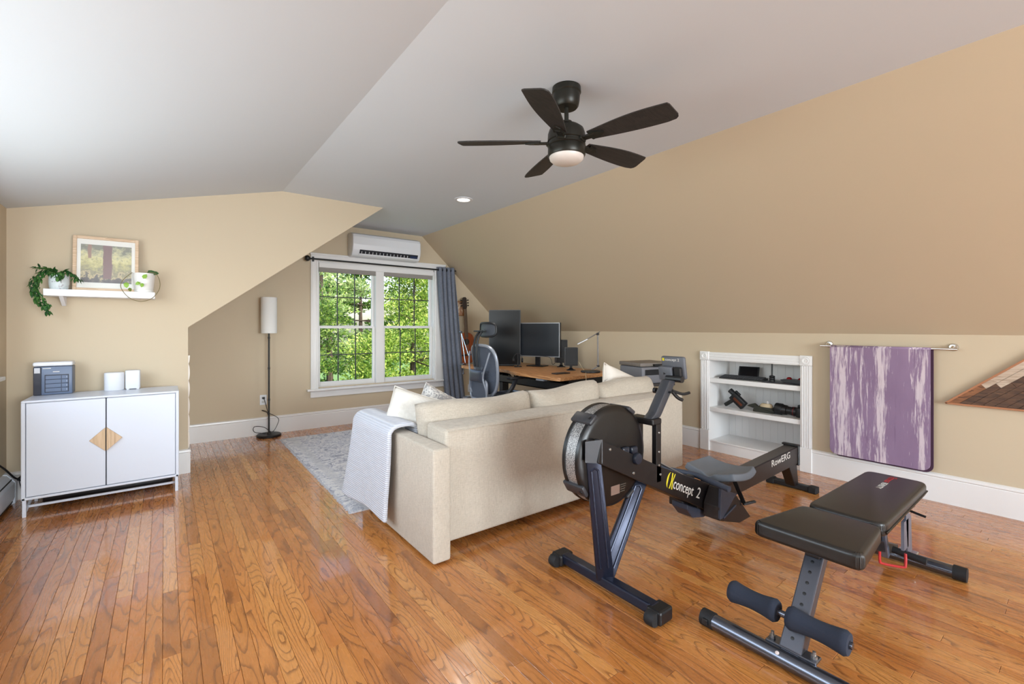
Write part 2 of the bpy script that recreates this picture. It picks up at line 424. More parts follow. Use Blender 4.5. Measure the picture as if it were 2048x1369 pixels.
# baseboards: tall board, moulded cap, shoe line
def base_prof(t=.016, h=.205): return [(0,0), (t,0), (t,h-.035), (t-.003,h-.03), (t+.004,h-.022), (t+.002,h-.008), (.004,h), (0,h)]
def baseboard(name, p0, p1, normal, label):
    p0, p1 = Vector(p0), Vector(p1); d = (p1-p0); L = d.length; d.normalize(); n = Vector(normal)
    mb = MB(); t = bmesh.new(); P = base_prof()
    A = [t.verts.new(p0+n*a+V(0,0,z)) for a, z in P]; B = [t.verts.new(p1+n*a+V(0,0,z)) for a, z in P]
    t.faces.new(A); t.faces.new(B[::-1])
    for i in range(len(P)): t.faces.new((A[i], B[i], B[(i+1) % len(P)], A[(i+1) % len(P)]))
    mb._merge(t); return struct(name, mb, trim_m, label)
baseboard('baseboard_right', (XR,YB,0), (XR,1.531,0), (-1,0,0), 'white baseboard under the purple mat and wooden art')
baseboard('baseboard_right_far', (XR,2.547,0), (XR,YW,0), (-1,0,0), 'white baseboard between the sofa and the bookcase')
baseboard('baseboard_window', (.163,YW,0), (XR,YW,0), (0,-1,0), 'white baseboard below the double window')
baseboard('baseboard_partition', (XL,YP,0), (.172,YP,0), (0,-1,0), 'white baseboard behind the white cabinet')
baseboard('baseboard_alcove', (.163,YP-.016,0), (.163,YW,0), (1,0,0), 'white baseboard at the alcove edge beside the partition')
# scalloped white strip standing along the alcove edge of the partition
mb = MB(); prof = [(.163,.235)]
zs = [.235+.085*k/6 for k in range(0, 61)]
prof = [(.160,.21)]+[(.166+.010*abs(math.sin(PI*(z-.21)/.145))**.6, z) for z in [.21+.0145*k for k in range(56)]]+[(.160,.21+.0145*55)]
mb.prism(prof, 'y', YP+.004, YP+.05)
struct('trim_1', mb, mat('cream_trim', (226,216,204), .5), 'cream scalloped strip running up the edge of the partition')

# ------------------------------------------------------------------ front window
glass = mat('window_glass', (255,255,255), .0)
nt = glass.node_tree; nt.nodes.clear()
o_ = nt.nodes.new('ShaderNodeOutputMaterial'); tr = nt.nodes.new('ShaderNodeBsdfTransparent'); gl = nt.nodes.new('ShaderNodeBsdfGlossy'); gl.inputs[1].default_value = .02
fr_ = nt.nodes.new('ShaderNodeFresnel'); fr_.inputs[0].default_value = 1.35; mx = nt.nodes.new('ShaderNodeMixShader')
geo_ = nt.nodes.new('ShaderNodeNewGeometry'); sub_ = nt.nodes.new('ShaderNodeMath'); sub_.operation = 'SUBTRACT'; sub_.use_clamp = True
nt.links.new(fr_.outputs[0], sub_.inputs[0]); nt.links.new(geo_.outputs['Backfacing'], sub_.inputs[1]); nt.links.new(sub_.outputs[0], mx.inputs[0]); nt.links.new(tr.outputs[0], mx.inputs[1]); nt.links.new(gl.outputs[0], mx.inputs[2]); nt.links.new(mx.outputs[0], o_.inputs[0])
grille_m = mat('grille_metal', (52,54,56), .45, .3)

win = bpy.data.objects.new('window_1', None); C.objects.link(win); win.location = (2.32, YW, WZ0); ROOT[win] = Vector(win.location)
win['kind'] = 'structure'; win['label'] = 'white double-hung twin window looking out on green trees'; win['category'] = 'window'
def fluted_casing(x0, x1, z0, z1, y=YW, d=.028):
    mb = MB(); mb.box(x0, x1, y-d, y, z0, z1, .004, 1)
    mb.box(x0+.012, x0+.030, y-d-.006, y-d+.002, z0, z1, .002, 1); mb.box(x1-.03, x1-.012, y-d-.006, y-d+.002, z0, z1, .002, 1); return mb
obj('side_casing', fluted_casing(1.432, 1.522, .47, 2.075), trim_m, win); obj('side_casing', fluted_casing(3.13, 3.30, .47, 2.075), trim_m, win)
mb = MB(); mb.box(1.432, 3.30, YW-.03, YW, 2.075, 2.165, .004, 1); mb.box(1.425, 3.307, YW-.04, YW, 2.145, 2.172, .004, 1); obj('head_casing', mb, trim_m, win)
mb = MB(); mb.box(1.385, 3.345, YW-.075, YW+.05, .465, .488, .006, 2); obj('stool', mb, trim_m, win)
mb = MB(); mb.box(1.43, 3.30, YW-.022, YW, .378, .465, .005, 1); mb.box(1.43, 3.30, YW-.03, YW, .448, .466, .004, 1); obj('apron', mb, trim_m, win)
mb = MB(); mb.box(1.515, 1.53, YW, YW+.13, .5, 2.075); mb.box(3.12, 3.135, YW, YW+.13, .5, 2.075); mb.box(1.515, 3.135, YW, YW+.13, 2.06, 2.075); mb.box(1.515, 3.135, YW+.03, YW+.14, .485, .51); obj('jamb', mb, trim_m, win)
obj('mullion', MB().box(2.262, 2.375, YW+.0, YW+.11, .5, 2.06, .004, 1), trim_m, win)
pane_me = None
for (sx0, sx1) in ((1.53, 2.262), (2.375, 3.12)):
    for lower in (True, False):
        z0, z1 = (.51, 1.262) if lower else (1.245, 2.06); yy = YW+(.045 if lower else .08); st = .030
        rb, rt = (.05, .026) if lower else (.026, .05)
        mb = MB(); mb.box(sx0, sx0+st, yy, yy+.032, z0, z1, .003, 1); mb.box(sx1-st, sx1, yy, yy+.032, z0, z1, .003, 1)
        mb.box(sx0+st, sx1-st, yy, yy+.032, z0, z0+rb, .003, 1); mb.box(sx0+st, sx1-st, yy, yy+.032, z1-rt, z1, .003, 1)
        sash = obj('sash', mb, trim_m, win)
        gx0, gx1, gz0, gz1 = sx0+st, sx1-st, z0+rb, z1-rt
        for i in (1, 2):
            xx = gx0+(gx1-gx0)*i/3; obj('grille_bar', MB().box(xx-.006, xx+.006, yy+.011, yy+.021, gz0, gz1), grille_m, sash)
        zz = (gz0+gz1)/2; obj('grille_bar', MB().box(gx0, gx1, yy+.0115, yy+.0205, zz-.006, zz+.006), grille_m, sash)
        for i in range(3):
            for j in range(2):
                a0 = gx0+(gx1-gx0)*i/3; b0 = gz0+(gz1-gz0)*j/2
                obj('pane', MB().box(a0, a0+(gx1-gx0)/3, yy+.014, yy+.018, b0, b0+(gz1-gz0)/2), glass, sash)
        if lower: obj('sash_lock', MB().cbox(((sx0+sx1)/2, yy+.01, z1+.008), (.05,.02,.014), .003, 1), trim_m, sash)
# dormer window, then unseen windows added to let in fill light
def simple_window(name, label, axis, u0, u1, z0, z1, face, inward, nmul):
    r = bpy.data.objects.new(name, None); C.objects.link(r); r.location = ((face, u0, z0) if axis == 'x' else (u0, face, z0)); ROOT[r] = Vector(r.location)
    r['kind'] = 'structure'; r['label'] = label; r['category'] = 'window'
    def bx(a0, a1, d0, d1, b0, b1):
        d0, d1 = sorted((face+d0*inward, face+d1*inward))
        return (MB().box(d0, d1, a0, a1, b0, b1, .003, 1) if axis == 'x' else MB().box(a0, a1, d0, d1, b0, b1, .003, 1))
    obj('side_casing', bx(u0-.09, u0, 0, .025, z0, z1), trim_m, r); obj('side_casing', bx(u1, u1+.09, 0, .025, z0, z1), trim_m, r)
    obj('head_casing', bx(u0-.1, u1+.1, 0, .03, z1, z1+.09), trim_m, r)
    for k in range(nmul+1):
        c = u0+(u1-u0)*k/nmul; obj('sash', bx(c-.03, c+.03, -.07, -.02, z0, z1), trim_m, r)
    for k in range(nmul): obj('pane', bx(u0+(u1-u0)*k/nmul+.03, u0+(u1-u0)*(k+1)/nmul-.03, -.05, -.045, z0, z1), glass, r)
    return r, bx
r, bx = simple_window('window_2', 'white dormer window whose sill end shows at the left edge', 'x', DY0, DY1, DZ0, DZ1, XL, 1, 3)
obj('stool', bx(DY0-.12, 4.49, 0, .055, DZ0-.055, DZ0-.03), trim_m, r)
simple_window('added_window_4', 'unseen white window added to the left wall behind the camera', 'x', EY0, EY1, DZ0, DZ1, XL, 1, 3)  # unseen, added to spread the light more evenly
r, bx = simple_window('added_window_3', 'unseen white window added to the wall behind the camera', 'y', GX0, GX1, GZ0, GZ1, YB, 1, 3)  # unseen, invented as the opening for the main fill lamp

# roller blind tucked at the window head
t = thing('roller_blind', 'grey roller blind rolled up under a white valance at the window head', 'blind', (2.32, YW+.03, 1.95))
obj('valance', MB().box(1.532, 3.118, YW-.012, YW+.028, 2.0, 2.062, .004, 1), trim_m, t)
mb = MB(); mb.box(1.54, 3.11, YW+.012, YW+.016, 1.955, 2.03); mb.box(1.54, 3.11, YW+.004, YW+.024, 1.945, 1.96, .004, 1); obj('shade_cloth', mb, mat('grey_shade', (150,144,138), .9), t)

# ------------------------------------------------------------------ outside: lawn and trees
gm = mat('lawn', (96,126,60), .95)
struct('ground_outside', MB().box(-40, 60, 7, 90, -5.2, -5), gm, 'lawn outside the window')
def leaf_mat(name, c1, c2, c3):
    m = mat(name, c2, .6); t = NT(m)
    rn = t.n('ShaderNodeNewGeometry').outputs['Random Per Island']; t.l(t.ramp(rn, [(0, c1), (.5, c2), (1, c3)]), t.b.inputs['Base Color'])
    tr = t.n('ShaderNodeBsdfTranslucent'); t.l(t.ramp(rn, [(0, c1), (.5, c2), (1, c3)]), tr.inputs[0])
    mx = t.n('ShaderNodeMixShader', {0: .35}); t.l(t.b.outputs[0], mx.inputs[1]); t.l(tr.outputs[0], mx.inputs[2])
    t.l(mx.outputs[0], t.t.nodes['Material Output'].inputs[0]); return m
pine_m = leaf_mat('pine_needles', (58,94,28), (142,178,60), (218,226,118))
fir_m = leaf_mat('dark_fir', (34,68,22), (88,132,44), (168,190,84))
pale_m = leaf_mat('pale_leaves', (110,140,84), (160,184,112), (206,214,150))
bark_m = wood('bark', (104,88,74), (82,68,58), (58,48,42), 2, 14, .9)
def tree(name, label, x, y, h, rad, lm, seed, tiers, dens=1, lz=-5, lsize=.060, lean=0, nl=150):
    rr = random.Random(seed)
    t = thing(name, label, 'tree', (x, y, lz), group='trees outside the window')
    tr = MB(); pts = cr([(x, y, lz), (x+.1*lean, y, lz+h*.4), (x+.3*lean, y+.1, lz+h*.75), (x+.35*lean, y, lz+h)], 4)
    tr.tube(pts, [.16*(1-.85*i/(len(pts)-1)) for i in range(len(pts))], 8); br = tr
    vs, fs = [], []
    for k in range(tiers):
        f = k/(tiers-1); z = lz+h*(.30+.70*f); rk = rad*(1-.72*f)*rr.uniform(.8, 1.15)
        for _ in range(int(6*dens)):
            a = rr.uniform(0, 2*PI); q = rr.uniform(.35, 1)*rk
            cx, cy, cz = x+.3*lean*f+q*math.cos(a), y+q*math.sin(a), z+rr.uniform(-.25, .25)-.08*q
            br.tube([(x+.3*lean*f, y, z-.1), (cx, cy, cz)], [.03*(1-f)+.012, .006], 4)
            sx, sz = rr.uniform(.34, .7), rr.uniform(.13, .26)
            for _ in range(int(nl*dens)):
                u = Vector((rr.gauss(0,1), rr.gauss(0,1), rr.gauss(0,1))); u.normalize(); u *= rr.random()**.4
                p = Vector((cx+u.x*sx, cy+u.y*sx, cz+u.z*sz-.12*u.x*u.x))
                d = Vector((u.x+rr.gauss(0,.5), u.y+rr.gauss(0,.5), .35+rr.gauss(0,.5))).normalized(); s_ = d.cross(Vector((rr.gauss(0,1), rr.gauss(0,1), rr.gauss(0,1)))).normalized()
                L = lsize*rr.uniform(.8, 1.7); w_ = L*.22; i = len(vs)
                vs += [p, p+d*L*.5+s_*w_, p+d*L, p+d*L*.5-s_*w_]; fs.append((i, i+1, i+2, i+3))
    obj('trunk', tr, bark_m, t, True)
    me = bpy.data.meshes.new('foliage'); me.from_pydata([tuple(v-ROOT[t]) for v in vs], [], fs); me.materials.append(lm)
    o = bpy.data.objects.new('foliage', me); C.objects.link(o); o.parent = t
    return t
tree('pine_tree', 'bright green bushy pine filling the right window sash', 5.2, 11.0, 7.6, 2.2, pine_m, 1, 11, 1.5, nl=280)
tree('pine_tree', 'yellow green pine low in the middle of the window', 3.9, 10.2, 5.8, 1.9, pine_m, 2, 8, 1.3, nl=280)
tree('fir_tree', 'darker fir standing in the left window sash', 2.9, 11.4, 7.0, 1.8, fir_m, 3, 10, 1.3, nl=280)
tree('broadleaf_tree', 'tall pale leafed tree behind the left window sash', 4.6, 16.5, 11.5, 2.6, pale_m, 4, 12, 1.1, lsize=.11)
tree('pine_tree', 'pine farther back at the right of the window', 8.3, 15.5, 9.5, 2.8, pine_m, 5, 11, 1.1, lsize=.11)
tree('fir_tree', 'fir in the far row behind the bright pines', 6.4, 18.5, 9.2, 2.6, fir_m, 6, 11, 1.0, lsize=.13)
tree('broadleaf_tree', 'tree with a bare pale trunk in the upper window panes', 3.5, 14.5, 10.0, 1.6, pale_m, 8, 8, .8, lsize=.1, lean=1)
tree('fir_tree', 'fir at the far left edge of the window view', 1.9, 15.0, 8.6, 2.2, fir_m, 9, 10, 1.0, lsize=.11)

# ------------------------------------------------------------------ ceiling fan
FX, FY = 1.741, 1.789
t = thing('ceiling_fan', 'dark bronze ceiling fan with five blades and an opal light bowl', 'ceiling fan', (FX, FY, 2.13))
F = T(FX, FY, 0)
obj('canopy', MB().lathe([(0,2.554), (.077,2.554), (.079,2.525), (.073,2.518), (.073,2.508), (.071,2.48), (.066,2.455), (.058,2.445), (0,2.444)], 32, F), fan_m, t, True)
obj('downrod', MB().lathe([(0,2.46), (.012,2.46), (.012,2.37), (.03,2.37), (.031,2.335), (0,2.335)], 20, F), fan_m, t, True)
obj('motor_housing', MB().lathe([(0,2.345), (.03,2.347), (.07,2.343), (.093,2.325), (.101,2.30), (.103,2.262), (.098,2.258), (.098,2.25), (0,2.25)], 40, F), fan_m, t, True)
obj('light_collar', MB().lathe([(0,2.252), (.100,2.252), (.103,2.244), (.103,2.236), (.098,2.232), (.101,2.226), (.102,2.186), (.097,2.178), (.09,2.178), (0,2.18)], 40, F), fan_m, t, True)
obj('light_bowl', MB().lathe([(.094,2.182), (.094,2.176), (.09,2.163), (.075,2.150), (.048,2.141), (0,2.138)], 40, F), opal, t, True)
for k in range(5):
    M = F @ RZ(140+72*k) @ T(0,0,2.262) @ RX(-13)
    n = 14; outline = []
    for i in range(n+1):
        f = i/n; xx = .14+.425*f; hw = .036+.034*math.sin(min(1, f*1.1)*PI*.5)
        outline.append((xx, hw))
    pts = [(a, -b*(.9-.1*math.cos(a*9))) for a, b in outline]+[(.572,-.06), (.580,-.045), (.592,.035), (.588,.052), (.575,.064)]+[(a, b) for a, b in outline[::-1] if a < .56]
    bl = obj('blade', MB().prism(pts, 'z', -.003, .003, M=M), blade_wood, t)
    mb = MB(); mb.cbox((.128,0,-.008), (.10,.034,.012), .004, 2, M); mb.prism([(.15,-.03), (.20,-.02), (.225,0), (.2,.02), (.15,.03)], 'z', -.012, -.003, M=M)
    mb.cbox((.095,0,-.012), (.03,.05,.02), .004, 1, M); obj('blade_bracket', mb, fan_m, bl)
# recessed light
t = thing('recessed_light', 'round recessed ceiling light glowing near the air conditioner', 'ceiling light', (2.424, 3.984, ZC-.01))
M = T(2.424, 3.984, 0)
obj('trim_ring', MB().lathe([(.062,ZC-.001), (.095,ZC-.001), (.094,ZC-.006), (.066,ZC-.009), (.062,ZC-.004)], 36, M), plastic_w, t, True)
obj('lens', MB().lathe([(0,ZC-.003), (.063,ZC-.003), (.063,ZC-.006), (0,ZC-.006)], 36, M), mat('lit_lens', (255,244,228), .4, emit=6, ecol=(255,240,220)), t)
lamp('recessed_glow', 'SPOT', (2.424, 3.984, ZC-.02), (0,0,0), 60, (1,.95,.88), spot_size=R(150), spot_blend=.8, shadow_soft_size=.06)

# ------------------------------------------------------------------ air conditioner
t = thing('air_conditioner', 'white wall-mounted air conditioner above the window', 'air conditioner', (2.35, YW, 2.155))
prof = [(YW,2.46), (YW-.13,2.46), (YW-.195,2.435), (YW-.215,2.40), (YW-.22,2.30), (YW-.205,2.23), (YW-.17,2.17), (YW-.13,2.155), (YW,2.155)]
obj('body', MB().prism([(a, b) for a, b in prof], 'x', 1.885, 2.815, .010, 3), plastic_w, t, True, 30)
mb = MB(); Mv = T(0, YW-.188, 2.208) @ RX(24)
mb.cbox((2.375,-.006,.012), (.80,.012,.05), .002, 1, Mv); obj('air_outlet', mb, mat('outlet_dark', (24,26,34), .5), t)
for k in range(14): obj('vane', MB().cbox((2.00+k*.048,-.013,.002), (.006,.012,.034), .001, 1, Mv), plastic_w, t)
obj('flap', MB().cbox((2.345,-.012,-.022), (.76,.014,.02), .003, 1, Mv), plastic_w, t)
obj('display', MB().cbox((2.715,-.014,.004), (.10,.010,.034), .002, 1, Mv), mat('navy_display', (44,56,86), .25), t)
obj('front_panel', MB().prism([(YW-.222,2.305), (YW-.217,2.40), (YW-.2,2.432), (YW-.196,2.43), (YW-.212,2.398), (YW-.217,2.305)], 'x', 1.90, 2.80), plastic_w, t)

# ------------------------------------------------------------------ curtain and rod
t = thing('curtain_rod', 'thin black curtain rod across the window head', 'curtain rod', (2.3, YW-.09, 2.083))
obj('rod', MB().tube([(1.40, YW-.09, 2.088), (3.42, YW-.09, 2.083)], .0105, 12), black_m, t, True)
obj('finial', MB().lathe([(0,-.03), (.02,-.028), (.034,-.012), (.036,0), (.034,.012), (.02,.028), (0,.03)], 20, T(1.378, YW-.09, 2.088) @ RY(90)), black_m, t, True)
for bxx in (1.455, 3.44):
    mb = MB(); mb.box(bxx-.006, bxx+.006, YW-.1, YW-.03, 2.082, 2.092); mb.box(bxx-.012, bxx+.012, YW-.045, YW-.03, 2.06, 2.12, .003, 1); obj('bracket', mb, black_m, t)
cur_m = fabric('slate_curtain', (126,132,146), (100,106,120), 700, .3)
def curtain_fn(u, v):
    z = 2.125-(2.125-.012)*v
    x0 = 3.125+.145*v**1.1; x1 = 3.435+.20*v**1.1
    x = x0+(x1-x0)*u; amp = .036*(1-.25*math.sin(PI*v))
    y = YW-.09+amp*math.sin(u*PI*9+.5*math.sin(v*4))+.006*math.sin(v*9+u*14)
    return (x+.012*math.sin(u*PI*9+1.2), y, z)
t = thing('curtain', 'slate blue curtain gathered at the right of the window', 'curtain', (3.35, YW-.09, 0))
o = obj('drape', MB().grid(90, 40, curtain_fn), cur_m, t, True, 80)
md = o.modifiers.new('thickness', 'SOLIDIFY'); md.thickness = .004
for k in range(4):
    u = (k*2+1)/9.; x, y, z = curtain_fn(u, .02)
    obj('grommet', MB().lathe([(.014,-.004), (.024,-.004), (.024,.004), (.014,.004), (.014,-.004)], 16, T(x, YW-.09, 2.086) @ RY(90)), gun_m, t, True)

# ------------------------------------------------------------------ floor lamp
LX, LY = .955, 5.84
t = thing('floor_lamp', 'slim black floor lamp with a tall white cylinder shade', 'floor lamp', (LX, LY, 0))
obj('base', MB().lathe([(0,0), (.125,0), (.127,.006), (.127,.02), (.12,.027), (.03,.03), (.02,.045), (0,.045)], 40, T(LX, LY, 0)), black_m, t, True)
mb = MB(); mb.tube([(LX,LY,.03), (LX,LY,1.22)], .0095, 12)
for z in (.42, .78, 1.13): mb.lathe([(0,z-.012), (.0125,z-.012), (.0125,z+.012), (0,z+.012)], 12, T(LX, LY, 0))
obj('pole', mb, black_m, t, True)
sh = mat('lamp_shade_linen', (246,246,244), .85); tt = NT(sh); tl = tt.n('ShaderNodeBsdfTranslucent', {0: srgb(240,236,228)}); tx = tt.n('ShaderNodeMixShader', {0: .10}); tt.l(tt.b.outputs[0], tx.inputs[1]); tt.l(tl.outputs[0], tx.inputs[2]); tt.l(tx.outputs[0], tt.t.nodes['Material Output'].inputs[0])
obj('shade', MB().lathe([(.080,1.182), (.083,1.182), (.083,1.592), (.080,1.594), (.080,1.182)], 40, T(LX, LY, 0)), sh, t, True)
mb = MB(); mb.tube(cr([(LX-.02,LY+.03,.03), (LX-.14,LY+.03,.06), (LX-.15,LY-.02,.13), (LX-.06,LY-.05,.12), (LX+.03,LY-.02,.05), (LX+.09,LY,.13), (LX+.10,LY+.03,.19), (LX+.02,LY+.03,.25), (LX-.07,LY+.02,.30), (LX-.02,LY+.04,.28), (LX+.01,LY+.06,.21), (LX-.02,LY+.08,.36), (LX-.035,LY+.105,.425)], 5), .0035, 6)
obj('cord', mb, black_m, t, True)
obj('plug', MB().cbox((LX-.038, YW-.022, .428), (.026,.028,.022), .004, 1), black_m, t)
def outlet(x, y, z, normal, label):
    t = thing('wall_outlet', label, 'outlet', (x, y, z))
    if normal == 'y':
        obj('cover_plate', MB().cbox((x, y-.003, z), (.072,.006,.116), .002, 1), plastic_w, t)
        for dz in (-.024, .024):
            s = obj('socket', MB().cbox((x, y-.007, z+dz), (.034,.004,.028), .0015, 1), mat('socket_ivory', (206,204,200), .4), t)
            for dx in (-.006, .006): obj('slot', MB().cbox((x+dx, y-.0092, z+dz), (.003,.001,.010)), black_m, s)
    return t
outlet(LX-.038, YW, .405, 'y', 'white wall outlet behind the floor lamp pole')
outlet(3.745, YW, .315, 'y', 'white wall outlet beside the office chair')

# ------------------------------------------------------------------ rug
t = thing('area_rug', 'faded blue grey patterned rug under the sofa by the window', 'rug', (1.0, 3.07, 0))
rm = rug_mat()
rr = random.Random(3)
mb = MB()
def edge(u, v):
    return None
x0, x1, y0, y1 = 1.0, 3.05, 3.07, 5.56
N = 70
left = [(x0+.03*(i/N)+rr.uniform(-.004,.004), y0+(y1-y0)*i/N) for i in range(N+1)]
mb.prism([(x1,y0), (x1,y1-.05)]+[p for p in left[::-1]], 'z', .001, .011)
obj('pile', mb, rm, t)
mb = MB()
for i in range(150):
    yy = y0+(y1-y0)*(i+.5)/150; mb.box(x0-.016+.03*(i/150)+rr.uniform(-.006,.006), x0+.03*(i/150)+.004, yy-.005, yy+.005, .001, .005)
f = obj('fringe', mb, mat('rug_fringe', (196,196,200), .95), t); f['kind'] = 'stuff'

# ------------------------------------------------------------------ sofa
t = thing('sofa', 'beige linen sofa with its back to the rowing machine', 'sofa', (2.3, 2.2, 0))
obj('base', MB().box(1.24, 3.50, 2.26, 3.18, .035, .30, .015, 2), linen, t, True)
mb = MB(); mb.prism([(2.2,.062), (2.425,.062), (2.44,.69), (2.205,.685)], 'x', 1.228, 3.53, .022, 4); obj('back', mb, linen, t, True)
mb = MB(); mb.tube([(1.245,2.2035,.672), (3.515,2.2035,.672)], .0035, 6); obj('piping', mb, linen, t, True)
obj('arm', MB().box(1.108, 1.214, 2.12, 3.19, .012, .612, .014, 3), linen, t, True)
obj('arm', MB().box(3.42, 3.526, 2.46, 3.19, .012, .612, .014, 3), linen, t, True)
for i in range(2): obj('seat_cushion', MB().box(1.225+i*1.10, 2.318+i*1.10, 2.43, 3.22, .30, .45, .05, 4), linen, t, True)
def back_cushion(x0, x1, ztop, zl, seed):
    mb = MB(); w_ = x1-x0+.02
    def M_(): return T((x0+x1)/2, 2.535, .625) @ RX(83) @ RZ(0)
    mb.pillow(w_, .40, .25, 26, M_(), .32, .015)
    for v in mb.b.verts:
        u = (v.co.x-x0)/(x1-x0); v.co.z += .01*math.sin(u*7+seed)+(zl*(u-.5)); v.co.y += .012*math.sin(v.co.x*9+v.co.z*11+seed)
        if v.co.z > .6: v.co.z += (ztop-.838)
    return mb
for a, b, zt, zl, sd in ((1.225, 2.085, .80, .01, 0), (2.085, 2.775, .815, .035, 2), (2.775, 3.50, .82, .02, 4)):
    obj('back_cushion', back_cushion(a, b, zt, zl, sd), linen, t, True, 60)
for x_ in (1.30, 3.40):
    for y_ in (2.34, 3.05): obj('foot', MB().lathe([(0,0), (.022,0), (.026,.04), (0,.04)], 14, T(x_, y_, 0)), black_m, t, True)

# loose cushions
def cushion(name, label, loc, rot, w_, h_, t_, m, seed=0, spin=0):
    o = thing(name, label, 'pillow', loc, 0, 'throw pillows on the sofa', local=True); o.rotation_euler = rot
    mb = MB(); mb.pillow(w_, h_, t_, 22, None, .42, .07)
    for v in mb.b.verts: v.co.z += .008*math.sin(v.co.x*18+seed)*math.cos(v.co.y*15+seed)
    bmesh.ops.transform(mb.b, matrix=RZ(spin), verts=mb.b.verts[:]); obj('cover', mb, m, o, True, 70)
    pts = []
    n = 24
    for (a0, b0), (a1, b1) in (((-1,-1),(1,-1)), ((1,-1),(1,1)), ((1,1),(-1,1)), ((-1,1),(-1,-1))):
        for k in range(n):
            a, b = a0+(a1-a0)*k/n, b0+(b1-b0)*k/n
            pts.append((a*w_/2*(1-.07*(1-b*b)*abs(a)), b*h_/2*(1-.07*(1-a*a)*abs(b)), 0))
    obj('piping', MB().tube(pts, .0035, 6, closed=True, M=RZ(spin)), m, o, True)
    return o
cushion('throw_pillow', 'plain cream pillow leaning beside the white throw blanket', (1.325, 2.79, .605), (R(70), R(-6), R(-34)), .44, .42, .17, white_linen, 0, -22)
cushion('throw_pillow', 'grey printed pillow peeking out behind the cream pillow', (1.60, 2.96, .575), (R(76), R(4), R(-20)), .42, .40, .14, pattern_m, 1, -24)
cushion('throw_pillow', 'white pillow with a faint grey corner motif near the printer', (3.30, 2.69, .65), (R(74), R(0), R(0)), .46, .44, .16, pattern2_m, 2, -22)

# throw blanket folded over the arm
def blanket_fn(u, v):
    # u: along the arm (y), v: across, from inside over the top and down the outer side
    y = 2.60+(3.215-2.60)*u
    L1, L2, L3 = .10, .15, .53; s_ = v*(L1+L2+L3)
    flare = .0
    if s_ < L1: x, z = 1.232, .47+s_*1.5
    elif s_ < L1+L2:
        a = (s_-L1)/L2*PI; x = 1.161+.072*math.cos(a); z = .622+.022*math.sin(a)
    else:
        d = s_-L1-L2; x = 1.089-.010-.055*(d/L3)**1.4*(.4+.6*u); z = .622-d; flare = d/L3
    y += (.055*(u-.2))*flare*1.6
    if u < .14: y -= .02*(1-u/.14)*math.sin(min(1, v*1.2)*PI)
    x -= .006*math.sin(u*7+1)*flare; z += .012*math.sin(u*5)*flare-(.0*(1-u))
    return (x, y, z)
t = thing('throw_blanket', 'white waffle throw blanket draped over the sofa arm', 'blanket', (1.1, 2.9, .1))
o = obj('cloth', MB().grid(30, 60, blanket_fn), blanket_m, t, True, 80)
md = o.modifiers.new('thickness', 'SOLIDIFY'); md.thickness = .028; md.offset = 1
md = o.modifiers.new('soft', 'SUBSURF'); md.levels = 1; md.render_levels = 1

# ------------------------------------------------------------------ desk and what stands on it
DZ = .745
t = thing('desk', 'wooden topped standing desk with a curved front edge along the right wall', 'desk', (3.6, 4.3, 0))
top = [(3.20,5.28), (3.13,5.20)]+[(3.13+.10*math.sin(PI*k/10)**2, 5.1-.12*k) for k in range(0, 11)]+[(3.12,3.34), (3.14,3.31), (3.86,3.36), (4.08,3.62), (4.08,5.28)]
lam = MB(); lam.prism(top, 'z', DZ-.036, DZ, .003, 1); obj('desktop', lam, desk_wood, t)
for yy in (3.62, 4.9):
    mb = MB(); mb.box(3.56, 3.66, yy-.04, yy+.04, .03, DZ-.05, .004, 1); mb.box(3.24, 4.0, yy-.04, yy+.04, 0, .035, .008, 1); mb.box(3.25, 3.98, yy-.025, yy+.025, DZ-.075, DZ-.037, .003, 1); obj('lifting_leg', mb, black_m, t)
obj('cross_rail', MB().box(3.55, 3.67, 3.62, 4.9, DZ-.085, DZ-.04, .004, 1), black_m, t)
mb = MB(); mb.box(3.40, 3.95, 3.45, 4.85, DZ-.19, DZ-.18); mb.box(3.40, 3.41, 3.45, 4.85, DZ-.19, DZ-.10); mb.box(3.94, 3.95, 3.45, 4.85, DZ-.19, DZ-.04); mb.box(3.40,3.95,3.45,3.46,DZ-.19,DZ-.04)
for k in range(16): mb.tube(cr([(3.45+.03*(k % 5),3.5+.085*k,DZ-.17), (3.5+.05*math.sin(k),3.53+.085*k,DZ-.11-.03*math.cos(k*2)), (3.62,3.5+.085*k,DZ-.16), (3.8,3.55+.08*k,DZ-.12)], 4), .006, 5)
obj('cable_tray', mb, black_m, t)
obj('control_pad', MB().box(3.13, 3.19, 3.56, 3.68, DZ-.058, DZ-.037, .003, 1), mat('grey_plastic', (120,124,132), .4), t)

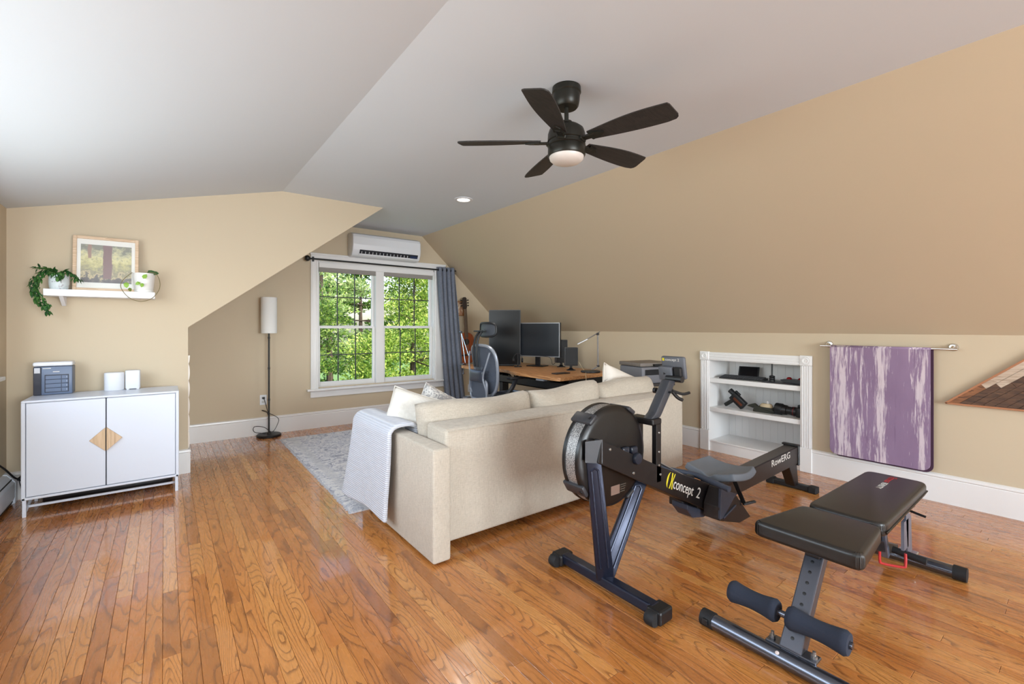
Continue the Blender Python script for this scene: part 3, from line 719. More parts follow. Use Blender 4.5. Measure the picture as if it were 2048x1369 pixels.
def monitor(name, label, loc, rz, w_, h_, zb, bez, stand=True, portrait=False):
    t = thing(name, label, 'monitor', loc, rz, local=True)
    sc = (mat('dark_screen_portrait', (14,16,20), .28, spec=.35) if portrait else mat('dark_screen', (34,38,44), .32, spec=.4))
    mb = MB(); mb.box(-w_/2, w_/2, -.012, .03, zb, zb+h_, .006, 2); b_ = obj('housing', mb, black_m, t)
    fr = mat('silver_bezel', (150,152,156), .35, .6) if not portrait else mat('dark_bezel', (60,62,66), .4)
    mb = MB()
    for a in ((-w_/2, -w_/2+bez, zb, zb+h_), (w_/2-bez, w_/2, zb, zb+h_), (-w_/2+bez, w_/2-bez, zb, zb+bez), (-w_/2+bez, w_/2-bez, zb+h_-bez, zb+h_)): mb.box(a[0], a[1], -.018, -.008, a[2], a[3])
    obj('bezel', mb, fr, t)
    obj('screen', MB().box(-w_/2+bez, w_/2-bez, -.0145, -.0115, zb+bez, zb+h_-bez), sc, t)
    if stand:
        mb = MB(); mb.box(-.035, .035, .035, .055, .01, zb+h_*.55, .004, 1); obj('stand_neck', mb, black_m, t)
        mb = MB(); mb.box(-.12, .12, -.06, .12, 0, .012, .005, 1); obj('stand_base', mb, black_m, t)
        obj('mount', MB().box(-.06, .06, .028, .042, zb+h_*.35, zb+h_*.65), black_m, t)
    return t
def face_cam(x, y, extra=0): return -math.atan2(x, y)+R(extra)     # local -y side turned to the camera
monitor('monitor', 'tall portrait monitor standing dark behind the office chair', (3.55, 4.80, DZ), face_cam(3.55, 4.80, -6), .415, .72, .012, .008, True, True)
monitor('monitor', 'landscape silver-framed monitor in the middle of the desk', (3.825, 4.485, DZ), face_cam(3.825, 4.485, -26), .67, .44, .125, .012)
# flat black speaker and its twin
def speaker(label, loc, rz, sc=1, ws=1):
    t = thing('desktop_speaker', label, 'speaker', loc, rz, group='desktop speakers', local=True)
    obj('enclosure', MB().box(-.078*sc*ws, .078*sc*ws, -.02, .06*sc, .055, .055+.215*sc, .01, 3), mat('speaker_rim', (70,70,74), .4), t, True)
    obj('grille', MB().box(-.07*sc*ws, .07*sc*ws, -.027, -.015, .062, .048+.215*sc, .004, 2), blk_soft, t)
    mb = MB(); mb.lathe([(0,0), (.055,0), (.055,.006), (.03,.014), (.014,.03), (.016,.06), (0,.06)], 24, T(0,.02,0)); obj('stand', mb, black_m, t, True)
speaker('black flat speaker standing right of the silver monitor', (3.785, 3.81, DZ), face_cam(3.785, 3.81, 8))
speaker('black speaker half hidden behind the silver monitor', (4.0, 4.20, DZ), face_cam(4.0, 4.20, 10), 1.36, .72)
# desk lamp
BX, BY = 3.80, 3.52
t = thing('desk_lamp', 'slim grey jointed desk lamp at the right end of the desk', 'desk lamp', (BX, BY, DZ))
ex = V(.795,-.607,0)     # lies across the view
P0 = V(BX, BY, DZ)
obj('base', MB().lathe([(0,DZ), (.105,DZ), (.11,DZ+.006), (.107,DZ+.018), (.03,DZ+.024), (0,DZ+.024)], 32, T(BX, BY, 0)), black_m, t, True)
lg = mat('lamp_grey', (120,116,114), .4, .5)
a = P0+ex*.02+V(0,0,.03); b = P0+ex*.085+V(0,0,.07); c = P0+ex*.08+V(0,0,.43); d = P0+ex*.105+V(0,0,.455); e = P0-ex*.15+V(0,0,.315)
mb = MB(); mb.tube([a, b], .007, 8); mb.tube([b, c], .008, 8); obj('post', mb, lg, t, True)
mb = MB(); mb.tube([d, c+(e-c)*.55], .006, 8); obj('boom', mb, lg, t, True)
mb = MB(); mb.beam(c+(e-c)*.5, e, .034, .014, (0,0,1), .003); obj('head', mb, mat('lamp_head_silver', (168,168,168), .35, .6), t)
mb = MB(); mb.lathe([(0,-.012), (.014,-.012), (.014,.012), (0,.012)], 12, T(*c) @ RX(90) @ RZ(0)); mb.lathe([(0,-.012), (.012,-.012), (.012,.012), (0,.012)], 12, T(*b) @ RX(90)); obj('hinge', mb, gun_m, t, True)
# small things on the desk
tag(obj('phone', MB().cbox((3.42,3.60,DZ+.006), (.20,.09,.012), .004, 2), mat('dark_brown_slab', (46,38,34), .5)), 'slim dark slab lying at the front of the desk', 'phone')
t = thing('headphones', 'black headphones hanging on a small stand beside the silver monitor', 'headphones', (3.58, 4.56, DZ))
mb = MB(); mb.lathe([(0,DZ), (.05,DZ), (.05,DZ+.01), (.01,DZ+.014), (.006,DZ+.16), (0,DZ+.16)], 16, T(3.58,4.56,0)); obj('stand', mb, black_m, t, True)
mb = MB(); mb.tube(cr([V(3.58,4.56,DZ)+ex*.055*math.cos(k*PI/8)+V(0,0,.1+.07*math.sin(k*PI/8)) for k in range(9)], 3), .006, 8); obj('headband', mb, black_m, t, True)
for s in (-1, 1): obj('ear_cup', MB().lathe([(0,-.014), (.026,-.012), (.03,0), (.026,.012), (0,.014)], 16, T(*(V(3.58,4.56,DZ+.085)+ex*.055*s)) @ RZ(-37) @ RY(90)), blk_soft, t, True)
o = tag(obj('desk_cable', MB().tube(cr([(3.83,4.44,DZ+.14), (3.80,4.20,DZ+.13), (3.78,4.12,DZ+.05), (3.80,4.02,DZ+.13), (3.84,3.93,DZ+.13)], 6), .003, 6), black_m, None, True), 'thin black cable drooping under the silver monitor', 'cable')
o = tag(obj('charging_cable', MB().tube(cr([(3.86,3.76,DZ+.10), (3.83,3.68,DZ+.04), (3.70,3.50,DZ+.004), (3.52,3.33,DZ+.002), (3.50,3.31,DZ-.06), (3.46,3.36,DZ-.13), (3.38,3.46,DZ-.13)], 6), .003, 6), mat('cream_cable', (190,172,140), .5), None, True), 'cream cable looping over the front corner of the desk', 'cable')
# jointed boom arm clamped at the left end of the desk
t = thing('boom_arm', 'jointed silver boom arm clamped to the left end of the desk', 'boom arm', (3.17, 5.22, DZ))
q0 = V(3.17,5.22,DZ)
mb = MB(); mb.box(3.14, 3.20, 5.19, 5.25, DZ, DZ+.02, .003, 1); mb.tube([q0+V(0,0,-.10), q0+V(0,0,.03)], .008, 8); mb.lathe([(0,-.12), (.014,-.12), (.014,-.1), (0,-.1)], 12, T(*q0)); obj('clamp', mb, gun_m, t)
sv = mat('boom_silver', (150,168,180), .3, .7)
j0, j1, j2 = q0+V(.02,-.02,.03), q0+ex*-.03+V(0,0,.44), q0+ex*.075+V(0,0,.12)
obj('lower_rod', MB().tube([j0, j1], .007, 8), sv, t, True); obj('upper_rod', MB().tube([j1, j2], .006, 8), sv, t, True)
obj('joint', MB().lathe([(0,-.015), (.016,-.015), (.016,.015), (0,.015)], 12, T(*j1) @ RX(90)), gun_m, t, True)

# ------------------------------------------------------------------ guitar and small picture on the window wall
gx, gy = 3.66, YW-.045
t = thing('guitar', 'brown classical guitar hanging on the wall beside the curtain', 'guitar', (gx, gy, .70), local=True); t.rotation_euler = (R(2), R(-4), 0)
def body_out(n=48):
    pts = []
    for k in range(n):
        f = k/n*2*PI; z = .235-.235*math.cos(f)*1.0
        q = z/.47
        wv = (.178*math.sin(PI*min(1, q*1.75/1.0))**.6 if q < .5 else 0)
        lower = .182*max(0, 1-((q-.28)/.30)**2)**.5 if abs(q-.28) < .30 else 0
        upper = .138*max(0, 1-((q-.76)/.25)**2)**.5 if abs(q-.76) < .25 else 0
        waist = .112 if .12 < q < .92 else 0
        wid = max(lower, upper, waist if .4 < q < .7 else 0)
        pts.append((wid*(1 if math.sin(f) >= 0 else -1), z))
    return pts
obj('body', MB().prism(body_out(), 'y', -.02, .038, .004, 1), wood('guitar_spruce', (176,92,44), (160,78,36), (138,62,28), 2, 8, .3), t)
obj('sound_hole', MB().lathe([(0,-.001), (.044,-.001), (.05,.001), (0,.001)], 24, T(0,-.0215,.33) @ RX(90)), black_m, t)
obj('bridge', MB().box(-.09, .09, -.03, -.02, .12, .145, .003, 1), mat('rosewood', (50,30,22), .5), t)
obj('neck', MB().prism([(-.03,.40), (.03,.40), (.024,.83), (-.024,.83)], 'y', -.035, -.012, .003, 1), mat('neck_wood', (96,70,48), .45), t)
hd = obj('headstock', MB().prism([(-.026,.83), (.026,.83), (.037,.86), (.034,.99), (.012,1.01), (0,1.0), (-.012,1.01), (-.034,.99), (-.037,.86)], 'y', -.022, -.004, .002, 1), mat('dark_head', (44,32,26), .45), t)
for s in (-1, 1):
    for k in range(3): obj('tuning_peg', MB().lathe([(0,0), (.005,0), (.005,.02), (.011,.022), (.011,.034), (0,.036)], 10, T(.034*s,-.012,.88+.04*k) @ RY(90*s)), mat('peg', (34,28,26), .4), hd, True)
for k in range(6): obj('string', MB().tube([(-.022+.0088*k,-.037,.135), (-.018+.0072*k,-.037,.83)], .0009, 4), bolt_m, t)
t = thing('picture_frame', 'tiny wood-framed picture on the wall above the guitar body', 'picture', (3.565, YW, 1.43))
mb = MB()
for a in ((3.505, 3.518, 1.425, 1.645), (3.612, 3.625, 1.425, 1.645), (3.518, 3.612, 1.425, 1.438), (3.518, 3.612, 1.632, 1.645)): mb.box(a[0], a[1], YW-.02, YW, a[2], a[3])
obj('frame', mb, mat('frame_brown', (150,98,52), .5), t)
obj('print', MB().box(3.518, 3.612, YW-.012, YW-.004, 1.438, 1.632), printed('abstract_print', (226,206,178), (156,92,56), 9, .4), t)
tag(obj('metal_bin', MB().lathe([(0,0), (.055,0), (.06,.02), (.06,.27), (.056,.272), (.054,.03), (0,.03)], 24, T(3.40, 5.50, 0)), mat('brushed_can', (176,180,188), .35, .8), None, True), 'small silver cylinder standing at the foot of the curtain', 'bin')

# ------------------------------------------------------------------ office chair (faces +x, toward the desk)
t = thing('office_chair', 'grey mesh office chair with a headrest pushed up to the desk', 'office chair', (3.16, 4.32, 0), R(-2), local=True)
cg = mat('graphite_frame', (150,156,168), .34, .3); cd = mat('chair_black', (28,30,34), .45)
mesh_m = mat('chair_mesh', (80,87,101), .6); mt = NT(mesh_m)
vv = mt.n('ShaderNodeTexVoronoi', {'Vector': mt.coords(), 'Scale': 160.}); mt.bump(vv.outputs[0], .5, .003)
for k in range(5):
    a = 2*PI*k/5+.3; leg = MB(); leg.beam((.03*math.cos(a), .03*math.sin(a), .09), (.30*math.cos(a), .30*math.sin(a), .065), .045, .035, (0,0,1), .006, .6)
    lo = obj('base_leg', leg, cd, t); obj('caster', MB().lathe([(0,-.02), (.026,-.02), (.028,0), (.026,.02), (0,.02)], 16, T(.30*math.cos(a), .30*math.sin(a), .0285) @ RZ(math.degrees(a)+90) @ RX(90)), cd, lo, True)
obj('gas_lift', MB().lathe([(0,.06), (.034,.06), (.032,.2), (.02,.2), (.02,.40), (0,.40)], 16), cd, t, True)
obj('tilt_mechanism', MB().box(-.12, .10, -.09, .09, .36, .42, .015, 2), cd, t, True)
def loop(w0, z0, z1, n=28, x0=0, curve=.05):
    pts = []
    for k in range(n):
        f = 2*PI*k/n; c_, s_ = math.cos(f), math.sin(f)
        sgx = abs(c_)**.55*(1 if c_ > 0 else -1); sgz = abs(s_)**.55*(1 if s_ > 0 else -1)
        q = (sgz+1)/2; yv = sgx*w0*(.84+.2*q); zv = z0+(z1-z0)*q
        pts.append((x0-.06*q-curve*math.sin(PI*q)*-.5-.03*(1-sgx*sgx), yv, zv))
    return pts
mb = MB(); sp_ = [(x_, y_, z_) for x_, y_, z_ in [(.26*abs(math.cos(f))**.5*(1 if math.cos(f) > 0 else -1), .25*abs(math.sin(f))**.5*(1 if math.sin(f) > 0 else -1), .455+.012*math.cos(f*2)) for f in [2*PI*k/32 for k in range(32)]]]
mb.tube(sp_, .016, 8, closed=True); obj('seat_frame', mb, cg, t, True)
mb = MB(); mb.grid(12, 12, lambda u, v: (-.25+.5*u, (-.24+.48*v), .458-.02*math.sin(PI*u)*math.sin(PI*v))); so = obj('seat_mesh', mb, mesh_m, t, True); so.modifiers.new('t', 'SOLIDIFY').thickness = .006
BK = -.22
bl = loop(.255, .47, 1.045, 36, BK)
obj('back_frame', MB().tube(bl, .019, 8, closed=True), cg, t, True)
mb = MB(); c0 = sum((Vector(p) for p in bl), Vector())/len(bl)
def bkfn(u, v):
    k = u*len(bl); i = int(k) % len(bl); p = Vector(bl[i]).lerp(Vector(bl[(i+1) % len(bl)]), k-int(k)); q = c0+(p-c0)*v; q.x += -.035*(1-v*v); return q
mb.grid(36, 6, bkfn, True); so = obj('back_mesh', mb, mesh_m, t, True, 180); so.modifiers.new('t', 'SOLIDIFY').thickness = .005
mb = MB(); mb.pillow(.30, .14, .07, 16, T(BK-.125, 0, .70) @ RY(-90) @ RZ(90), .4, .0); obj('lumbar_pad', mb, mat('lumbar', (52,58,72), .3), t, True)
for s in (-1, 1):
    mb = MB(); mb.tube(cr([(BK-.06, .10*s, .42), (BK-.115, .17*s, .55), (BK-.135, .14*s, .69), (BK-.12, .19*s, .85), (BK-.095, .215*s, .97)], 5), .010, 8); obj('back_strut', mb, cg, t, True)
def sell(w_, h_, zc, p, n=32): return [(w_*abs(math.cos(f))**p*(1 if math.cos(f) > 0 else -1), zc+h_*abs(math.sin(f))**p*(1 if math.sin(f) > 0 else -1)) for f in [2*PI*k/n for k in range(n)]]
mb = MB(); mb.tube([(BK-.105, a_, b_) for a_, b_ in sell(.175, .115, .545, .42)], .014, 8, closed=True); lf_ = obj('lower_back_frame', mb, cg, t, True)
mb = MB(); mb.prism(sell(.165, .105, .545, .42), 'x', BK-.104, BK-.098); obj('lower_back_panel', mb, mesh_m, lf_)
for s in (-1, 1): obj('headrest_stem', MB().tube(cr([(BK-.12, .03*s+.03, .80), (BK-.135, .035*s+.03, .98), (BK-.11, .03*s+.03, 1.13), (BK-.05, .03*s+.03, 1.21)], 5), .013, 8), cd, t, True)
hr = MB(); hp = sell(.165, .078, 1.222, .5, 40)
hc = Vector((0, 1.222))
def hrfn(u, v):
    k = u*40; i = int(k) % 40; p_ = Vector(hp[i]).lerp(Vector(hp[(i+1) % 40]), k-int(k)); q = hc+(p_-hc)*v
    return (BK-.02+1.6*q.x*q.x, q.x, q.y)
hr.grid(40, 6, hrfn, True)
so = obj('headrest', hr, mat('headrest_mesh', (66,71,80), .5), t, True, 80); md = so.modifiers.new('t', 'SOLIDIFY'); md.thickness = .024
obj('headrest_rim', MB().tube([hrfn(k/40, 1) for k in range(40)], .013, 8, closed=True), cd, t, True)
obj('headrest_knob', MB().tube([(BK-.07,-.10,1.205), (BK-.07,.16,1.205)], .009, 8), cd, t, True)
for s in (-1, 1):
    ao = obj('armrest', MB().box(-.10, .17, .27*s-.045, .27*s+.045, .665, .69, .012, 3), cd, t, True)
    obj('arm_post', MB().tube(cr([(BK-.02, .20*s, .47), (-.14, .28*s, .50), (-.06, .29*s, .58), (0, .275*s, .668)], 5), [.024]*16, 8), cd, ao, True)

# ------------------------------------------------------------------ printer on a low stand behind the sofa
t = thing('printer', 'dark grey laser printer behind the sofa beside the bookcase', 'printer', (3.97, 2.91, .69), R(-14), local=True)
pg = mat('printer_grey', (108,108,113), .45); pb = mat('printer_taupe', (112,104,96), .5)
obj('body', MB().box(-.20, .20, -.19, .17, 0, .165, .014, 3), pg, t, True)
obj('paper_slot', MB().box(-.165, .165, -.196, -.16, .085, .14, .004, 1), black_m, t)
obj('output_tray', MB().box(-.06, .08, -.19, -.15, .095, .102), mat('tray_grey', (150,150,152), .4), t)
obj('scanner_lid', MB().box(-.205, .205, -.17, .175, .168, .205, .008, 2), pb, t, True)
obj('control_panel', MB().box(-.05, .10, -.205, -.165, .172, .192, .004, 1), black_m, t)
t = thing('printer_stand', 'small dark stand under the printer', 'side table', (3.97, 2.91, 0), R(-14), local=True)
obj('top', MB().box(-.21, .21, -.2, .19, .66, .69, .004, 1), mat('stand_dark', (52,48,46), .5), t)
for sx_ in (-1, 1):
    for sy_ in (-1, 1): obj('leg', MB().box(.18*sx_-.02, .18*sx_+.02, .16*sy_-.02, .16*sy_+.02, 0, .66, .003, 1), mat('stand_dark', (52,48,46), .5), t)

# ------------------------------------------------------------------ rowing machine (runs along +x)
RYc = 1.478
t = thing('rowing_machine', 'black rowing machine with a round caged flywheel behind the sofa', 'rowing machine', (1.66, RYc, 0))
def front_bar_cap(y, s):
    mb = MB(); mb.box(1.63, 1.722, y-.036, y+.036, .004, .064, .010, 2); return mb
mb = MB(); mb.box(1.645, 1.70, 1.17, 1.73, .018, .066, .008, 2); fb = obj('front_foot', mb, leg_m, t)
for y in (1.158, 1.752):
    obj('foot_cap', front_bar_cap(y, 1), black_m, fb)
    obj('transport_wheel', MB().lathe([(0,-.02), (.028,-.022), (.031,-.012), (.031,.012), (.028,.022), (0,.022)], 24, T(1.622, y, .032) @ RX(90)), blk_soft, fb, True)
def stamped_leg(p, q, w, d, up):
    mb = MB(); mb.beam(p, q, w, d, up, .006, .85)
    p, q = Vector(p), Vector(q); dr = (q-p).normalized(); u = Vector(up); u = (u-dr*u.dot(dr)).normalized()
    a, b = p.lerp(q, .10)+u*d*.46, p.lerp(q, .88)+u*d*.46
    sd = dr.cross(u)
    for s in (-1, 1): mb.tube([a+sd*s*w*.24, b+sd*s*w*.2], .006, 8)
    mb.tube([b+sd*w*.2, b+dr*.012, b-sd*w*.2], .006, 8)
    return mb
obj('front_leg', stamped_leg((1.672,1.455,.05), (1.592,1.462,.655), .082, .03, (-.6,-.8,0)), leg_m, t, True)
obj('rear_strut', stamped_leg((1.685,1.47,.05), (1.985,1.482,.47), .088, .03, (-.6,-.8,0)), leg_m, t, True)
# main frame: side plate by the wheel, then box section down to the foot stretcher
mb = MB()
t0 = bmesh.new()
out = [(1.606,.728), (2.05,.526), (2.548,.33), (2.548,.165), (1.585,.624)]
mb.prism(out, 'y', 1.42, 1.462, .003, 1)
mb.prism([(2.0,.548), (2.548,.33), (2.548,.165), (2.0,.424)], 'y', 1.46, 1.535, .003, 1)
mb.prism([(1.606,.66), (1.7,.66), (1.7,.60), (1.60,.60)], 'y', 1.46, 1.472)
mf = obj('main_frame', mb, steel_dark, t)
mb = MB(); tb = bmesh.new()
A = [tb.verts.new(p) for p in ((1.612,1.418,.730), (1.612,1.418,.618), (1.535,1.455,.628), (1.535,1.455,.724))]
Bv = [tb.verts.new(p) for p in ((1.66,1.47,.708), (1.65,1.47,.605), (1.56,1.47,.63), (1.56,1.47,.728))]
tb.faces.new(A); tb.faces.new(Bv[::-1])
for i in range(4): tb.faces.new((A[i], Bv[i], Bv[(i+1) % 4], A[(i+1) % 4]))
mb._merge(tb); obj('nose_cap', mb, mat('charcoal_plastic', (48,48,52), .45), t)
for p in ((1.665,.675), (1.84,.53), (2.062,.48)): obj('bolt', MB().lathe([(0,0), (.007,0), (.006,.004), (0,.005)], 10, T(p[0], 1.42, p[1]) @ RX(90)), bolt_m, mf)
obj('bolt', MB().lathe([(0,0), (.006,0), (.005,.004), (0,.005)], 10, T(2.525, 1.42, .222) @ RX(90)), bolt_m, mf)
obj('knob', MB().lathe([(0,0), (.028,0), (.03,.008), (.026,.02), (0,.022)], 20, T(1.86, 1.422, .60) @ RX(90)), mat('blue_black_knob', (30,36,48), .3), mf, True)
# flywheel
WC = T(1.765, 0, .615) @ RX(90)          # lathe axis -> -y
wy0, wy1 = 1.474, 1.60
disc = mat('black_disc', (10,9,10), .34)
mesh_ring = mat('perforated_ring', (150,148,146), .45, .6); mr = NT(mesh_ring)
vv = mr.n('ShaderNodeTexVoronoi', {'Vector': mr.coords(), 'Scale': 190.}); mr.l(mr.ramp(vv.outputs[0], [(.3, (70,70,72)), (.5, (176,174,172))]), mr.b.inputs['Base Color'])
fw = obj('flywheel_housing', MB().lathe([(0,-wy0), (.215,-wy0), (.235,-wy0-.004), (.247,-wy0-.014), (.249,-wy0-.030), (.238,-wy0-.034), (.238,-wy1+.034), (.249,-wy1+.030), (.249,-wy1+.012), (.235,-wy1), (0,-wy1)], 72, WC), disc, t, True, 35)
obj('mesh_ring', MB().lathe([(.2415,-wy0-.03), (.2445,-wy0-.032), (.2445,-wy1+.032), (.2415,-wy1+.03)], 72, WC), mesh_ring, fw, True)
for ang in (128, 212, 58, 300):
    M = T(1.765, (wy0+wy1)/2, .615) @ RY(-ang)
    cl = obj('ring_clamp', MB().cbox((.2475,0,0), (.022, wy1-wy0+.006, .062), .008, 2, M), mat('charcoal_plastic', (48,48,52), .45), fw, True)
    obj('clamp_screw', MB().lathe([(0,0), (.009,0), (.009,.004), (0,.006)], 10, M @ T(.258,-.045,0) @ RY(90)), black_m, cl)
obj('hub_cover', MB().lathe([(0,-wy0+.012), (.045,-wy0+.012), (.055,-wy0), (0,-wy0)], 28, WC), black_m, fw, True)
for dx in (.035, .10):
    obj('hub_knob', MB().cbox((1.80+dx, 1.466, .632-.012*dx*10), (.055,.02,.046), .01, 3), mat('blue_black_knob', (30,36,48), .3), fw, True)
lab = obj('data_label', MB().box(1.735, 1.80, wy0-.0015, wy0, .425, .47), mat('brown_label', (120,96,84), .5), fw)
for k in range(4): obj('label_line', MB().box(1.805, 1.85-.004*k, wy0-.0012, wy0, .462-.011*k, .467-.011*k), mat('faded_print', (70,62,54), .5), fw)
# monitor column and arm
mb = MB(); mb.box(2.03, 2.072, 1.42, 1.45, .44, .745, .003, 1); col = obj('column', mb, steel_dark, t)
mb = MB(); mb.box(2.02, 2.075, 1.535, 1.58, .50, .745, .003, 1); obj('column', mb, steel_dark, t)
for z in (.70, .60, .53): obj('bolt', MB().lathe([(0,0), (.006,0), (.005,.004), (0,.005)], 10, T(2.05, 1.42, z) @ RX(90)), bolt_m, col)
arm_m = mat('arm_grey', (52,54,60), .45)
mb = MB(); mb.box(2.005, 2.085, 1.425, 1.585, .738, .772, .008, 2); obj('column_bracket', mb, steel_dark, t)
mb = MB(); mb.prism([(2.005,.770), (2.09,.770), (2.115,.80), (2.235,.955), (2.175,.965), (2.05,.80)], 'y', 1.437, 1.492, .008, 2); obj('monitor_arm', mb, arm_m, t, True)
mb = MB(); mb.tube([(2.165,1.53,.90), (2.165,1.42,.90)], .006, 8); mb.lathe([(0,0), (.016,0), (.016,.016), (0,.018)], 14, T(2.165,1.515,.90) @ RX(-90)); obj('arm_bolt', mb, black_m, t, True)
mb = MB(); mb.tube(cr([(2.2,1.44,.90), (2.235,1.43,.865), (2.265,1.42,.85)], 4), .010, 8); mb.tube(cr([(2.2,1.44,.905), (2.25,1.41,.885), (2.295,1.395,.89)], 4), .008, 8); obj('handle_hook', mb, black_m, t, True)
MM = T(2.265, 1.478, 1.022) @ RY(-10)
dm = obj('display_housing', MB().cbox((.012,0,0), (.026,.146,.128), .01, 3, MM), mat('display_grey', (84,86,92), .5), t, True)
obj('battery_box', MB().cbox((-.016,.034,-.028), (.034,.082,.078), .006, 2, MM), mat('display_grey', (84,86,92), .5), dm, True)
obj('arrow_mark', MB().prism([(.042,-.020), (.042,-.034), (.026,-.027)], 'x', -.0336, -.0328, M=MM), black_m, dm)
obj('display_screen', MB().cbox((.026,0,.01), (.003,.12,.085), 0, 1, MM), mat('lcd_grey', (120,128,120), .3), dm)
mb = MB(); mb.cbox((-.010,-.036,-.03), (.022,.046,.078), .006, 1, MM); mb.tube([(2.235,1.40,.965), (2.24,1.50,.965)], .018, 10); obj('tilt_hinge', mb, black_m, dm)
wp = mat('white_print', (210,206,200), .5); yp = mat('yellow_print', (206,190,40), .5)
text('wordmark', 'concept 2', .022, MM @ axes((-.0016,.044,.040), (0,-1,0), (0,0,1)), wp, dm)
obj('emblem', MB().cbox((-.0014,.056,.047), (.0012,.014,.016), 0, 1, MM), yp, dm)
# wordmark on the frame side
dirx = V(.9, 0, -.40).normalized(); upv = V(.40, 0, .9)
O = V(2.105, 1.4188, .414)
text('wordmark', 'concept', .082, axes(O+dirx*.070, dirx, upv), wp, t, .0008, sx=.80)
text('wordmark_numeral', '2', .085, axes(O+dirx*.320, dirx, upv), wp, t, .0008)
e1 = MB(); M = axes(O+V(0,-.0004,0), dirx, upv)
def cres(cx, cz, r, a0, a1, thick, M, mb):
    n = 14; P = []
    for k in range(n+1):
        a = R(a0+(a1-a0)*k/n); P.append((cx+r*.62*math.cos(a), cz+r*math.sin(a)))
    Q = []
    for k in range(n+1):
        a = R(a1+(a0-a1)*k/n); kk = math.sin(PI*k/n); Q.append((cx+r*.62*(1-thick*kk)*math.cos(a), cz+r*(1-.0*thick)*math.sin(a)))
    mb.prism(P+Q[1:-1], 'z', -.0005, .0007, M=M)
cres(.026, .034, .042, 70, 290, .55, M, e1)
e1.prism([(.036,.075), (.046,.075), (.052,.034), (.046,-.008), (.036,-.008), (.042,.034)], 'z', -.0005, .0007, M=M)
e1.prism([(.070,.075), (.062,.075), (.054,.034), (.060,-.008), (.070,-.008), (.060,.034)], 'z', -.0005, .0007, M=M)
obj('emblem', e1, yp, t)
# foot stretchers, heel cups and straps
for yy0, yy1, lbl in ((1.315, 1.415, 0), (1.54, 1.64, 1)):
    mb = MB(); mb.prism([(2.53,.33), (2.65,.275), (2.835,.098), (2.70,.095), (2.47,.165), (2.47,.24)], 'y', yy0, yy1, .004, 1)
    fp = obj('foot_rest', mb, mat('dark_brown_plastic', (34,26,24), .45), t)
    obj('shin_guard', MB().prism([(2.475,.345), (2.66,.275), (2.62,.262), (2.50,.175), (2.468,.175)], 'y', yy0-.004, yy0+.012, .002, 1), mat('slate_plastic', (52,60,76), .45), fp)
    obj('rib', MB().beam((2.50,yy0-.002,.175), (2.64,yy0-.002,.215), .012, .010, (0,0,1), .002), mat('slate_plastic', (52,60,76), .45), fp)
    obj('strap', MB().beam((2.66,yy0+.02,.36), (2.735,yy0-.005,.205), .028, .005, (1,0,.4), .001), blk_soft, fp)
    mb = MB(); mb.beam((2.715,yy0-.01,.205), (2.79,yy0-.045,.215), .018, .012, (0,0,1), .003); mb.tube([(2.70,yy0+.0,.205), (2.76,yy0+.03,.20)], .007, 8); obj('buckle', mb, black_m, fp)
obj('under_tray', MB().prism([(2.34,.25), (2.55,.16), (2.52,.135), (2.40,.16), (2.34,.22)], 'y', 1.435, 1.535, .004, 1), mat('slate_plastic', (52,60,76), .45), t)
# handle resting in the catch
hd = MB(); hd.tube(cr([(2.46,1.70,.372), (2.47,1.60,.376), (2.485,1.478,.38), (2.47,1.36,.372), (2.455,1.255,.362)], 5), [.0165]*21, 12); obj('handle', hd, mat('slate_grip', (58,66,82), .5), t, True)
mb = MB(); mb.box(2.36, 2.45, 1.455, 1.50, .34, .39, .008, 2); mb.tube([(2.10,1.49,.53), (2.43,1.478,.375)], .004, 6); mb.lathe([(0,-.03), (.012,-.03), (.012,.03), (0,.03)], 12, T(2.40,1.478,.385) @ RX(90)); obj('chain_catch', mb, black_m, t, True)
obj('chain', MB().tube([(2.08,1.48,.545), (2.40,1.478,.385)], .004, 6), bolt_m, t)
# monorail, seat, rear leg
rail = obj('monorail', MB().prism([(2.45,.275), (3.86,.335), (3.86,.205), (2.45,.165)], 'y', 1.438, 1.532, .004, 1), mat('rail_black', (40,34,32), .38, .2), t)
obj('rail_top', MB().prism([(2.55,.281), (3.85,.3365), (3.85,.3345), (2.55,.279)], 'y', 1.446, 1.524), mat('rail_steel', (104,98,94), .3, .7), rail)
obj('end_cap', MB().box(3.852, 3.872, 1.428, 1.542, .19, .35, .006, 1), black_m, rail)
obj('end_stop', MB().box(3.83, 3.866, 1.425, 1.545, .338, .352, .004, 1), black_m, rail)
rd = V(1,0,.0425).normalized()
text('wordmark', 'RowERG', .068, axes((3.40, 1.4372, .262), rd, (0,0,1)), mat('white_print', (210,206,200), .5), rail, sx=1.25)
mb = MB(); mb.prism([(3.72,.21), (3.865,.21), (3.90,.03), (3.84,.03)], 'y', 1.45, 1.52, .004, 1); obj('rear_leg', mb, steel_dark, t)
mb = MB(); mb.box(3.862, 3.915, 1.34, 1.65, .004, .045, .008, 2); rf = obj('rear_foot', mb, black_m, t)
for y in (1.345, 1.645): obj('foot_pad', MB().box(3.856, 3.921, y-.03, y+.03, 0, .05, .008, 2), blk_soft, rf)
def seat_fn(u, v):
    a, b = 2*u-1, 2*v-1            # a: along x, b: along y
    k = 1-.13*(1-abs(b))*(a < 0)*abs(a)
    x = 2.775+.145*a*(1-.12*b*b); y = RYc+.17*b*(1-.14*a*a)
    z = .352+.028*b*b+.012*a*a-.020*max(0, 1-(b/.25)**2)*max(0, -a)-.02*max(0, abs(a)-.8)*5*0
    return (x, y, z)
mb = MB(); mb.grid(20, 20, seat_fn); so = obj('seat', mb, mat('seat_grey', (104,110,118), .6), t, True, 80)
md = so.modifiers.new('t', 'SOLIDIFY'); md.thickness = .042; md.offset = -1
